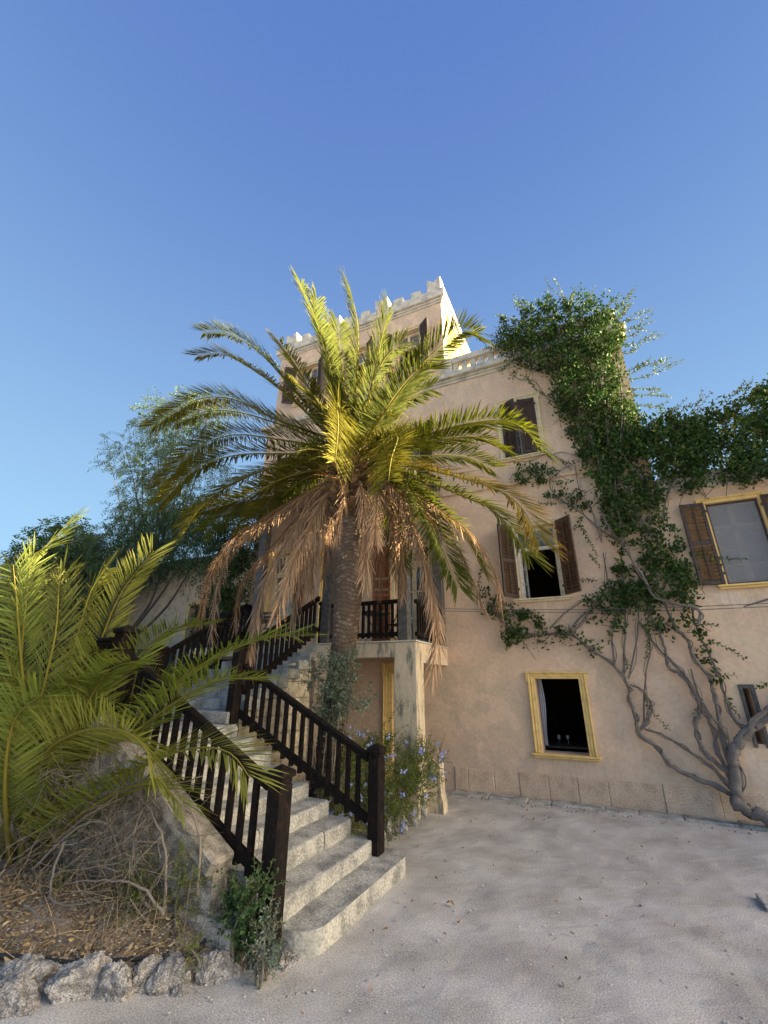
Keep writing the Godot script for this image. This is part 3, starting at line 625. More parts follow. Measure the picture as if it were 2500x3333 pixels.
# ------------------------------------------------------------------ building parts
# a wall in the plane z with rectangular openings, thick towards -z, with reveals
func wall(s: Shape, x0: float, x1: float, y0: float, y1: float, z: float, thick: float, holes: Array) -> void:
	var xs := [x0, x1]
	var ys := [y0, y1]
	for h in holes:
		for k in [h.position.x, h.end.x]:
			if k > x0 and k < x1 and not xs.has(k): xs.append(k)
		for k in [h.position.y, h.end.y]:
			if k > y0 and k < y1 and not ys.has(k): ys.append(k)
	xs.sort()
	ys.sort()
	for i in xs.size() - 1:
		for j in ys.size() - 1:
			var mid := Vector2((xs[i] + xs[i + 1]) / 2, (ys[j] + ys[j + 1]) / 2)
			var open := false
			for h in holes:
				open = open or h.has_point(mid)
			if open: continue
			for f in [0.0, thick]:
				var a := Vector3(xs[i], ys[j], z - f)
				var b := Vector3(xs[i + 1], ys[j], z - f)
				var d := Vector3(xs[i + 1], ys[j + 1], z - f)
				var e := Vector3(xs[i], ys[j + 1], z - f)
				if f == 0.0: s.quad(a, b, d, e)
				else: s.quad(b, a, e, d)
	for h in holes + [Rect2(x0, y0, x1 - x0, y1 - y0)]:
		var p := [Vector2(h.position.x, h.position.y), Vector2(h.end.x, h.position.y), Vector2(h.end.x, h.end.y), Vector2(h.position.x, h.end.y)]
		for k in 4:
			var a := Vector3(p[k].x, p[k].y, z)
			var b := Vector3(p[(k + 1) % 4].x, p[(k + 1) % 4].y, z)
			var back := Vector3(0, 0, -thick)
			if h.size.x == x1 - x0: s.quad(b, a, a + back, b + back)
			else: s.quad(a, b, b + back, a + back)

# moulded surround, sill and sashes of one window
func window(house: Node3D, x0: float, x1: float, y0: float, y1: float, wide: float, m: Material, o := {}) -> Node3D:
	var z: float = o.get("z", WALL)
	var s := Shape.new()
	for e in [[x0 - wide, x0], [x1, x1 + wide]]:
		s.box(Vector3(e[0], y0, z + 0.001), Vector3(e[1], y1 + wide, z + 0.04), 0.006)
		var edge: float = e[0] if e[0] < x0 else e[1]
		var dir := 1.0 if e[0] < x0 else -1.0
		s.box(Vector3(minf(edge - 0.004 * dir, edge + 0.03 * dir), y0, z + 0.002), Vector3(maxf(edge - 0.004 * dir, edge + 0.03 * dir), y1 + wide - 0.004, z + 0.062), 0.008)
		s.box(Vector3(minf(edge + 0.055 * dir, edge + 0.075 * dir), y0, z + 0.003), Vector3(maxf(edge + 0.055 * dir, edge + 0.075 * dir), y1 + 0.06, z + 0.052), 0.006)
		if o.get("ears", true):
			s.box(Vector3(minf(edge, edge - 0.035 * dir), y1 - 0.05, z + 0.003), Vector3(maxf(edge, edge - 0.035 * dir), y1 + wide - 0.02, z + 0.058), 0.006)
	s.box(Vector3(x0 - 0.001, y1, z + 0.002), Vector3(x1 + 0.001, y1 + wide - 0.001, z + 0.042), 0.006)
	s.box(Vector3(x0 - wide - 0.045, y1 + wide - 0.035, z + 0.004), Vector3(x1 + wide + 0.045, y1 + wide + 0.004, z + 0.075), 0.01)
	s.box(Vector3(x0 - 0.06, y1 + 0.04, z + 0.003), Vector3(x1 + 0.06, y1 + 0.06, z + 0.056), 0.006)
	var w := build(s, "window", m, house)
	if o.get("sill", true):
		var q := Shape.new()
		q.box(Vector3(x0 - wide - 0.06, y0 - 0.035, z - 0.02), Vector3(x1 + wide + 0.06, y0 - 0.002, z + 0.11), 0.008)
		q.box(Vector3(x0 - wide - 0.04, y0 - 0.075, z + 0.001), Vector3(x1 + wide + 0.04, y0 - 0.036, z + 0.075), 0.012)
		build(q, "sill", m, w)
	var zin := z - 0.17
	if o.has("transom"):
		var ty: float = o.transom
		var fm: Material = o.get("sash", M.cream)
		var q := Shape.new()
		q.box(Vector3(x0, ty - 0.035, zin - 0.03), Vector3(x1, ty + 0.035, zin + 0.05), 0.006)
		q.box(Vector3(x0, y0, zin - 0.025), Vector3(x0 + 0.05, y1, zin + 0.04), 0.006)
		q.box(Vector3(x1 - 0.05, y0, zin - 0.025), Vector3(x1, y1, zin + 0.04), 0.006)
		q.box(Vector3(x0 + 0.05, y1 - 0.06, zin - 0.024), Vector3(x1 - 0.05, y1, zin + 0.039), 0.006)
		var mx := (x0 + x1) / 2
		if o.get("mullion", true):
			q.box(Vector3(mx - 0.04, ty + 0.035, zin - 0.024), Vector3(mx + 0.04, y1 - 0.06, zin + 0.04), 0.006)
		build(q, "transom_frame", fm, w)
		var lights := [[x0 + 0.05, mx - 0.04], [mx + 0.04, x1 - 0.05]] if o.get("mullion", true) else [[x0 + 0.05, x1 - 0.05]]
		for l in lights:
			var p := Shape.new()
			p.box(Vector3(l[0], ty + 0.035, zin - 0.004), Vector3(l[1], y1 - 0.06, zin + 0.004))
			build(p, "pane", M.glass, w)
		# casements below, each turned by its angle into the room
		for side in [0, 1]:
			var turn: float = o.get("open", [0.0, 0.0])[side]
			if turn > 200.0: continue
			var hx: float = x0 + 0.052 if side == 0 else x1 - 0.052
			var width := (x1 - x0) / 2 - 0.055
			var t := Transform3D(Basis(Vector3.UP, deg_to_rad(turn) * (1.0 if side == 0 else -1.0)), Vector3(hx, 0, zin))
			var sx := 1.0 if side == 0 else -1.0
			var c := Shape.new()
			var bars := [[0.0, 0.05], [width - 0.05, width]]
			for b in bars:
				c.box(Vector3(minf(b[0] * sx, b[1] * sx), y0 + 0.02, -0.02), Vector3(maxf(b[0] * sx, b[1] * sx), ty - 0.037, 0.02), 0.005, t)
			var rows := 3
			for r in rows + 1:
				var yy := lerpf(y0 + 0.045, ty - 0.06, float(r) / rows)
				var th := 0.025 if r == 0 or r == rows else 0.012
				c.box(Vector3(minf(0.05 * sx, (width - 0.05) * sx), yy - th, -0.018), Vector3(maxf(0.05 * sx, (width - 0.05) * sx), yy + th, 0.018), 0.004, t)
			build(c, "casement", fm, w)
			for r in rows:
				var p := Shape.new()
				p.box(Vector3(minf(0.05 * sx, (width - 0.05) * sx), lerpf(y0 + 0.045, ty - 0.06, float(r) / rows) + 0.012, -0.004), Vector3(maxf(0.05 * sx, (width - 0.05) * sx), lerpf(y0 + 0.045, ty - 0.06, float(r + 1) / rows) - 0.012, 0.004), 0.0, t)
				build(p, "pane", M.glass, w)
	return w

# a louvred shutter hinged at (hx, y0), opened by turn degrees: 0 lies closed across the opening towards dir
func shutter(house: Node3D, hx: float, y0: float, wide: float, high: float, dir: float, turn: float, frame: Material, slat: Material, z := WALL + 0.07) -> Node3D:
	var s := Shape.new()
	var e := 0.055
	for a in [0.0, wide - e]:
		s.box(Vector3(minf(a * dir, (a + e) * dir), 0, -0.02), Vector3(maxf(a * dir, (a + e) * dir), high, 0.02), 0.005)
	for y in [0.0, high * 0.47, high - 0.08]:
		s.box(Vector3(minf(e * dir, (wide - e) * dir), y, -0.018), Vector3(maxf(e * dir, (wide - e) * dir), y + 0.075, 0.018), 0.005)
	for y in [0.16, high - 0.2]:
		s.box(Vector3(-0.03, y, 0.012), Vector3(0.03, y + 0.05, 0.026), 0.003)
	var o := MeshInstance3D.new()
	o.mesh = s.mesh(frame)
	o.name = "shutter"
	house.add_child(o, true)
	o.transform = Transform3D(Basis(Vector3.UP, deg_to_rad(turn) * -dir), Vector3(hx, y0, z) - house.position)
	var inner := wide - 2 * e
	for half in 2:
		var a := 0.075 if half == 0 else high * 0.47 + 0.075
		var b := high * 0.47 if half == 0 else high - 0.08
		var rod := Shape.new()
		rod.box(Vector3(dir * wide / 2 - 0.012, a, 0.018), Vector3(dir * wide / 2 + 0.012, b - 0.02, 0.032), 0.003)
		instance(rod.mesh(frame), "rod", o, Transform3D.IDENTITY)
		var count := int((b - a) / 0.062)
		var one := Shape.new()
		one.block(Vector3.ZERO, Vector3(inner / 2, 0.035, 0.004), 0.002)
		var mesh := one.mesh(slat)
		for k in count:
			var y := a + (b - a) * (k + 0.5) / count
			var missing := rng.randf() < 0.03
			if missing: continue
			instance(mesh, "slat", o, Transform3D(Basis(Vector3.RIGHT, deg_to_rad(38.0 + rng.randf_range(-5, 5))) * Basis(Vector3.FORWARD, rng.randf_range(-0.012, 0.012)), Vector3(dir * wide / 2, y, 0)))
	return o

func solid(called: String, lo: Vector3, hi: Vector3, m: Material, parent: Node = null, bevel := 0.008) -> MeshInstance3D:
	var s := Shape.new()
	s.box(lo, hi, bevel)
	return build(s, called, m, parent)

func villa() -> void:
	var h := thing("villa", "ochre stucco villa with crenellated tower, brown shutters and yellow window frames", "building", Vector3(-3, 0, WALL))
	var second := [[-4.2, -3.42], [-7.6, -6.82]]
	var tower_x := [[-4.12, -3.36], [-5.88, -5.12], [-7.64, -6.88]]
	var holes := [Rect2(-1.22, 0.73, 0.78, 1.26), Rect2(-1.30, 3.52, 0.83, 1.55), Rect2(-1.29, 6.78, 0.78, 1.50),
		Rect2(-4.22, 0.05, 0.42, 2.05), Rect2(-4.16, FLOOR, 0.86, 2.40), Rect2(-6.15, FLOOR, 0.90, 2.40), Rect2(-7.95, 3.53, 0.8, 1.7)]
	for x in second: holes.append(Rect2(x[0], 6.78, x[1] - x[0], 1.5))
	var s := Shape.new()
	wall(s, -8.7, 1.5, -0.4, 9.36, WALL, 0.4, holes)
	tag(build(s, "front_wall", M.plaster, h), "pinkish ochre plaster, stained and patched")
	s = Shape.new()
	wall(s, 1.5, 46.0, -0.4, 5.55, WALL, 0.4, [Rect2(2.19, 3.52, 0.78, 1.52), Rect2(1.99, 1.05, 0.10, 0.80)])  # long unseen stretch to the right added so the wing shades the yard
	build(s, "wing_wall", M.plaster, h)
	var tower_holes := []
	for x in tower_x: tower_holes.append(Rect2(x[0], 10.22, x[1] - x[0], 1.42))
	s = Shape.new()
	wall(s, -8.47, -2.65, 9.36, 12.45, WALL, 0.4, tower_holes)
	build(s, "tower_wall", M.plaster, h)
	# side and back walls, floors and roofs close the rooms
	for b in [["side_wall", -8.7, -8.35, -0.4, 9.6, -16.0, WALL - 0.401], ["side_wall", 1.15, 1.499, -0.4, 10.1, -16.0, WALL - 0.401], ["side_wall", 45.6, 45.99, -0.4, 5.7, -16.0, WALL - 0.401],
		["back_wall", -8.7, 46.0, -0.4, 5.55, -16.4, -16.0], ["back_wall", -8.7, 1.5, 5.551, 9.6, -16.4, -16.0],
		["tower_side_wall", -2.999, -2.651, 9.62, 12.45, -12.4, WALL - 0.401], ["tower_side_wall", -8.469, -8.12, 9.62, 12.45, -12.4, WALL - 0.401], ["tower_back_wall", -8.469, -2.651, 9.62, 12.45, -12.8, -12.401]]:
		solid(b[0], Vector3(b[1], b[3], b[5]), Vector3(b[2], b[4], b[6]), M.sunlit_yellow if b[0].begins_with("tower") or b[0] == "side_wall" else M.room, h, 0.0)
	for b in [[-8.34, 1.14, 2.36], [-8.34, 1.14, 5.9], [1.51, 45.5, 2.36]]:
		solid("floor_slab", Vector3(b[0], b[2], -15.99), Vector3(b[1], b[2] + 0.24, WALL - 0.402), M.room, h, 0.0)
	for x in [-2.9, -5.2]:
		for y in [[-0.1, 2.35], [2.61, 5.89], [6.15, 9.34]]:
			solid("partition", Vector3(x, y[0], -15.9), Vector3(x + 0.14, y[1], WALL - 0.41), M.dark_room, h, 0.0)
	solid("roof_slab", Vector3(-8.345, 9.361, -15.99), Vector3(1.145, 9.60, WALL - 0.39), M.room, h, 0.0)
	solid("wing_roof", Vector3(1.505, 5.4, -15.99), Vector3(45.59, 5.56, WALL - 0.41), M.trim, h, 0.0)
	solid("tower_roof", Vector3(-8.1, 12.2, -12.39), Vector3(-3.01, 12.44, WALL - 0.402), mat(lin(0.22, 0.085, 0.04), 0.8), h, 0.0)
	# string course, cornices, parapets
	solid("string_course", Vector3(-2.9, 6.10, WALL + 0.002), Vector3(1.5, 6.19, WALL + 0.06), M.plaster, h, 0.02)
	s = Shape.new()
	s.box(Vector3(-8.74, 9.33, WALL - 0.05), Vector3(1.54, 9.40, WALL + 0.05), 0.015)
	s.box(Vector3(-8.78, 9.401, WALL - 0.06), Vector3(1.58, 9.45, WALL + 0.085), 0.012)
	s.box(Vector3(-8.86, 9.451, WALL - 0.3), Vector3(1.66, 9.61, WALL + 0.19), 0.02)
	tag(build(s, "cornice", M.trim, h), "weathered grey cornice under the balustrade")
	s = Shape.new()
	s.box(Vector3(1.51, 5.36, WALL - 0.2), Vector3(46.0, 5.45, WALL + 0.06), 0.015)
	s.box(Vector3(1.51, 5.451, WALL - 0.3), Vector3(46.05, 5.66, WALL + 0.14), 0.02)
	build(s, "wing_cornice", M.trim, h)
	s = Shape.new()
	for e in [[12.33, 12.40, 0.05], [12.401, 12.47, 0.085], [12.471, 12.76, 0.15]]:
		s.box(Vector3(-8.47 - e[2], e[0], -12.8 - e[2]), Vector3(-2.65 + e[2], e[1], WALL + e[2]), 0.018)
	tag(build(s, "tower_cornice", M.trim, h), "stained grey cornice round the tower")
	for k in 10:
		var x := -2.84 - k * 0.5845
		var q := Shape.new()
		if k % 3 == 0:
			q.slab([Vector2(x - 0.21, 12.75), Vector2(x + 0.21, 12.75), Vector2(x + 0.21, 13.34), Vector2(x + 0.11, 13.29), Vector2(x + 0.03, 13.2), Vector2(x - 0.03, 13.2), Vector2(x - 0.11, 13.29), Vector2(x - 0.21, 13.34)], WALL - 0.28, WALL + 0.04)
		else:
			q.box(Vector3(x - 0.155, 12.75, WALL - 0.28), Vector3(x + 0.155, 13.10, WALL + 0.035), 0.015)
		build(q, "merlon", M.trim, h)
	solid("balustrade_pier", Vector3(-2.64, 9.611, WALL - 0.16), Vector3(-2.43, 10.16, WALL + 0.08), M.trim, h, 0.012)
	solid("balustrade_base", Vector3(-2.42, 9.611, WALL - 0.14), Vector3(1.5, 9.66, WALL + 0.06), M.trim, h)
	solid("coping", Vector3(-2.428, 9.95, WALL - 0.17), Vector3(1.52, 10.13, WALL + 0.09), M.trim, h, 0.015)
	var bs := Shape.new()
	bs.box(Vector3(-0.075, 0, -0.1), Vector3(0.075, 0.289, 0.03), 0.006)
	var bal := bs.mesh(M.trim)
	for k in 16:
		instance(bal, "baluster", h, Transform3D(Basis.IDENTITY, Vector3(-2.347 + 0.24 * k, 9.661, WALL) - h.position))
	# plinth of large slabs
	var px := -2.9
	for x in [-2.64, -2.14, -1.69, -1.18, -0.70, -0.22, 0.58, 1.33, 2.1, 2.9, 3.8, 4.6]:
		var q := Shape.new()
		q.col = Color.WHITE * rng.randf_range(0.82, 1.06)
		q.box(Vector3(px + 0.004, -0.3, WALL + 0.001), Vector3(x - 0.004, 0.385 + rng.randf_range(-0.008, 0.008), WALL + rng.randf_range(0.014, 0.026)), 0.008)
		build(q, "plinth_stone", M.plinth, h)
		px = x
	solid("plinth_stone", Vector3(4.604, -0.3, WALL + 0.001), Vector3(46, 0.385, WALL + 0.02), M.plinth, h)
	# windows
	tag(window(h, -1.22, -0.44, 0.73, 1.99, 0.125, M.paint), "open yellow framed ground floor window, dark inside")
	tag(window(h, -1.30, -0.47, 3.52, 5.07, 0.11, M.cream, {"transom": 4.60, "sash": M.white_paint, "mullion": false, "open": [82.0, 96.0]}), "open middle window with shutters swung out")
	shutter(h, -1.335, 3.54, 0.415, 1.56, -1, 55, M.dark_slat, M.brown_slat)
	shutter(h, -0.435, 3.54, 0.415, 1.56, 1, 44, M.brown_slat, M.brown_slat)
	tag(window(h, -1.29, -0.51, 6.78, 8.28, 0.11, M.cream, {"transom": 7.8}), "upper window behind half closed shutters")
	shutter(h, -1.29, 6.80, 0.385, 1.46, 1, 28, M.dark_slat, M.dark_slat, WALL + 0.05)
	shutter(h, -0.51, 6.80, 0.385, 1.46, -1, 11, M.dark_slat, M.dark_slat, WALL + 0.05)
	var wr := window(h, 2.19, 2.97, 3.52, 5.04, 0.10, M.paint, {"transom": 4.60, "sash": M.white_paint, "open": [0.0, 0.0]})
	tag(wr, "right hand window covered by a grey insect screen")
	var scr := Shape.new()
	scr.box(Vector3(2.215, 3.55, WALL - 0.032), Vector3(2.945, 5.015, WALL - 0.030))
	build(scr, "insect_screen", M.screen, wr)
	scr = Shape.new()
	for e in [[2.195, 2.225, 3.53, 5.03], [2.935, 2.965, 3.53, 5.03], [2.226, 2.934, 3.53, 3.56], [2.226, 2.934, 5.0, 5.03]]:
		scr.box(Vector3(e[0], e[2], WALL - 0.045), Vector3(e[1], e[3], WALL - 0.018), 0.004)
	build(scr, "screen_frame", M.dark_slat, wr)
	shutter(h, 2.155, 3.53, 0.385, 1.53, -1, 6, M.dark_slat, M.slat)
	shutter(h, 3.005, 3.53, 0.385, 1.53, 1, 9, M.dark_slat, M.slat)
	for x in second:
		window(h, x[0], x[1], 6.78, 8.28, 0.11, M.cream, {"transom": 7.8})
		shutter(h, x[0] - 0.02, 6.8, 0.385, 1.46, -1, 24, M.dark_slat, M.dark_slat)
		shutter(h, x[1] + 0.02, 6.8, 0.385, 1.46, 1, 24, M.dark_slat, M.dark_slat)
	for x in tower_x:
		window(h, x[0], x[1], 10.22, 11.64, 0.085, M.cream, {"transom": 11.15, "open": [70.0, 75.0] if x[0] > -5 else [0.0, 62.0], "ears": false})
		shutter(h, x[0] - 0.075, 10.24, 0.37, 1.44, -1, 34, M.dark_slat, M.dark_slat)
		shutter(h, x[1] + 0.06, 10.24, 0.37, 1.44, 1, 36, M.dark_slat, M.dark_slat)
	# doors and window on the veranda
	window(h, -4.16, -3.30, FLOOR + 0.01, 5.02, 0.11, M.cream, {"transom": 4.58, "sash": M.cream, "open": [0.0, 0.0], "sill": false})
	tag(shutter(h, -4.25, FLOOR + 0.06, 0.43, 2.36, -1, 16, M.red_slat, M.red_slat), "tall red brown shutter beside veranda door")
	window(h, -6.15, -5.25, FLOOR + 0.01, 5.02, 0.12, M.paint, {"transom": 4.6, "open": [0.0, 0.0], "sill": false})
	window(h, -7.95, -7.15, 3.53, 5.23, 0.10, M.paint, {"transom": 4.7, "open": [0.0, 0.0]})
	shutter(h, -7.05, 3.55, 0.4, 1.68, 1, 20, M.red_slat, M.red_slat)
	window(h, -4.22, -3.80, 0.03, 2.10, 0.22, M.paint, {"sill": false})
	solid("door", Vector3(-4.215, 0.06, WALL - 0.24), Vector3(-3.805, 2.08, WALL - 0.2), M.slat, h)
	# slit window, curtain, lamp
	var sl := Shape.new()
	sl.box(Vector3(1.94, 1.0, WALL + 0.002), Vector3(1.99, 1.91, WALL + 0.03), 0.005)
	sl.box(Vector3(2.09, 1.0, WALL + 0.002), Vector3(2.15, 1.91, WALL + 0.03), 0.005)
	sl.box(Vector3(1.991, 1.85, WALL + 0.003), Vector3(2.089, 1.91, WALL + 0.028), 0.004)
	tag(build(sl, "slit_window", M.grey_wood, h), "narrow grey framed slit")
	var cu := Shape.new()
	for k in 14:
		var y0 := lerpf(0.82, 1.985, k / 14.0)
		var y1 := lerpf(0.82, 1.985, (k + 1) / 14.0)
		for j in 5:
			var f := func(jj: int, y: float) -> Vector3:
				var w := 0.075 + 0.02 * sin(y * 5.0)
				return Vector3(-1.205 + w * jj / 5.0, y, WALL - 0.30 - 0.02 * (jj % 2))
			cu.quad(f.call(j, y0), f.call(j + 1, y0), f.call(j + 1, y1), f.call(j, y1))
	tag(build(cu, "curtain", M.fabric, h), "pale curtain drawn to the left")
	var la := Shape.new()
	la.lathe(Vector3(-4.83, 4.78, WALL + 0.07), [Vector2(0.005, -0.055), Vector2(0.04, -0.04), Vector2(0.055, 0), Vector2(0.04, 0.04), Vector2(0.02, 0.055), Vector2(0.001, 0.06)], 14)
	tag(build(la, "wall_lamp", mat(lin(0.8, 0.8, 0.78), 0.3), h), "small unlit white globe lamp")

func veranda() -> void:
	var v := thing("veranda", "raised stucco veranda on a square pillar with dark wooden posts", "veranda", Vector3(-4, 0, -7.5))
	solid("floor_slab", Vector3(-8.6, 2.42, WALL + 0.001), Vector3(-2.97, FLOOR - 0.03, -7.53), M.porch, v)
	var s := Shape.new()
	s.box(Vector3(-5.06, FLOOR - 0.029, -8.6), Vector3(-2.92, FLOOR, -7.46), 0.006)
	s.box(Vector3(-5.06, FLOOR - 0.028, WALL + 0.002), Vector3(-2.92, FLOOR - 0.001, -8.601), 0.006)
	build(s, "edge_slab", M.trim, v)
	solid("tiled_floor", Vector3(-8.6, FLOOR - 0.029, WALL + 0.002), Vector3(-5.062, FLOOR, -7.55), M.trim, v)
	s = Shape.new()
	s.box(Vector3(-4.70, 2.33, -7.83), Vector3(-3.371, FLOOR - 0.03, -7.49), 0.01)
	tag(build(s, "front_beam", M.grimy, v), "stucco beam streaked black below the slab")
	solid("side_beam", Vector3(-3.30, 2.24, WALL + 0.001), Vector3(-2.94, FLOOR - 0.031, -7.851), M.porch, v)
	tag(solid("pillar", Vector3(-3.37, -0.3, -7.85), Vector3(-2.94, FLOOR - 0.03, -7.485), M.grimy, v, 0.012), "square stucco pillar with dark damp streaks")
	tag(solid("pier", Vector3(-5.06, -0.3, -7.83), Vector3(-4.701, FLOOR - 0.03, -7.49), M.porch, v), "stucco pier behind the palm trunk")
	# posts and roof of dark timber
	for p in [[-3.19, -7.57, 6.0], [-4.89, -7.57, 6.0], [-6.73, -7.57, 6.0], [-3.03, -9.16, 6.3]]:
		solid("post", Vector3(p[0] - 0.10, FLOOR + 0.001, p[1] - 0.09), Vector3(p[0] + 0.10, p[2], p[1] + 0.09), M.grey_wood, v, 0.012)
	s = Shape.new()
	s.bar(Vector3(-8.6, 5.95, -7.57), Vector3(-2.9, 5.95, -7.57), 0.14, 0.18, 0.01)
	build(s, "roof_beam", M.grey_wood, v)
	for k in 9:
		s = Shape.new()
		var x := -8.4 + k * 0.67
		s.bar(Vector3(x, 6.45, WALL + 0.03), Vector3(x, 5.93, -7.3), 0.09, 0.13, 0.008)
		build(s, "rafter", M.grey_wood, v)
	for p in [-6.73, -4.89]:
		for d in [-1, 1]:
			s = Shape.new()
			s.bar(Vector3(p + d * 0.1, 5.35, -7.57), Vector3(p + d * 0.55, 5.87, -7.57), 0.08, 0.09, 0.006)
			build(s, "brace", M.grey_wood, v)
	s = Shape.new()
	s.slab([Vector2(-8.6, 0), Vector2(-2.85, 0), Vector2(-2.85, 0.03), Vector2(-8.6, 0.03)], 0, 1)
	s = Shape.new()
	var a := Vector3(-8.6, 6.55, WALL + 0.02)
	var b := Vector3(-8.6, 5.98, -7.35)
	for e in [0.0, 0.05]:
		var u := Vector3(0, e, 0)
		var w := Vector3(5.75, e, 0)
		if e > 0: s.quad(a + u, b + u, b + w, a + w)
		else: s.quad(a + u, a + w, b + w, b + u)
	s.quad(b, b + Vector3(5.75, 0, 0), b + Vector3(5.75, 0.05, 0), b + Vector3(0, 0.05, 0))
	build(s, "roof_boards", M.grey_wood, v)
	# railing
	for e in [["handrail", 3.345, 0.075, 0.07], ["bottom_rail", 2.745, 0.06, 0.075]]:
		s = Shape.new()
		s.bar(Vector3(-4.78, e[1], -7.56), Vector3(-3.30, e[1], -7.56), e[2], e[3])
		s.bar(Vector3(-3.0, e[1], -7.67), Vector3(-3.0, e[1], -9.06), e[2], e[3])
		build(s, e[0], M.wood, v)
	var bs := Shape.new()
	bs.box(Vector3(-0.024, 2.68, -0.024), Vector3(0.024, 3.31, 0.024), 0.004)
	var bm := bs.mesh(M.wood)
	for k in 12:
		instance(bm, "baluster", v, Transform3D(Basis.IDENTITY, Vector3(-4.68 + k * 0.1245, 0, -7.56) - v.position))
	for k in 11:
		instance(bm, "baluster", v, Transform3D(Basis.IDENTITY, Vector3(-3.0, 0, -7.78 - k * 0.118) - v.position))

# a step block whose nosing (towards +x) is worn and chipped unevenly along z
func worn_step(s: Shape, x0: float, x1: float, y0: float, y1: float, z0: float, z1: float) -> void:
	var n := maxi(4, int((z1 - z0) / 0.055))
	var rows := []
	for i in n + 1:
		var end := i == 0 or i == n
		var chip := 0.022 if rng.randf() < 0.10 else 0.0
		var c := 0.012 + rng.randf_range(0.0, 0.009) + chip + (0.012 if end else 0.0)
		var dip := -0.008 * sin(PI * i / n) + rng.randf_range(-0.0025, 0.0025)
		var z := lerpf(z0, z1, float(i) / n)
		var j := rng.randf_range(-0.004, 0.004)
		rows.append([Vector3(x0, y0, z), Vector3(x1 + j * 0.5, y0, z), Vector3(x1 + j, y1 + dip - c, z), Vector3(x1 + j - c * 0.35, y1 + dip - c * 0.35, z), Vector3(x1 + j - c * 1.2, y1 + dip, z), Vector3(x0, y1, z)])
	var mid := Vector3((x0 + x1) / 2, (y0 + y1) / 2, (z0 + z1) / 2)
	for i in n:
		for k in 6:
			var l := (k + 1) % 6
			var m := Vector3(mid.x, mid.y, (rows[i][0].z + rows[i + 1][0].z) / 2)
			s.out(rows[i][k], rows[i + 1][k], rows[i + 1][l], m)
			s.out(rows[i][k], rows[i + 1][l], rows[i][l], m)
	for r in [rows[0], rows[n]]:
		for k in range(1, 5):
			s.out(r[0], r[k], r[k + 1], mid)

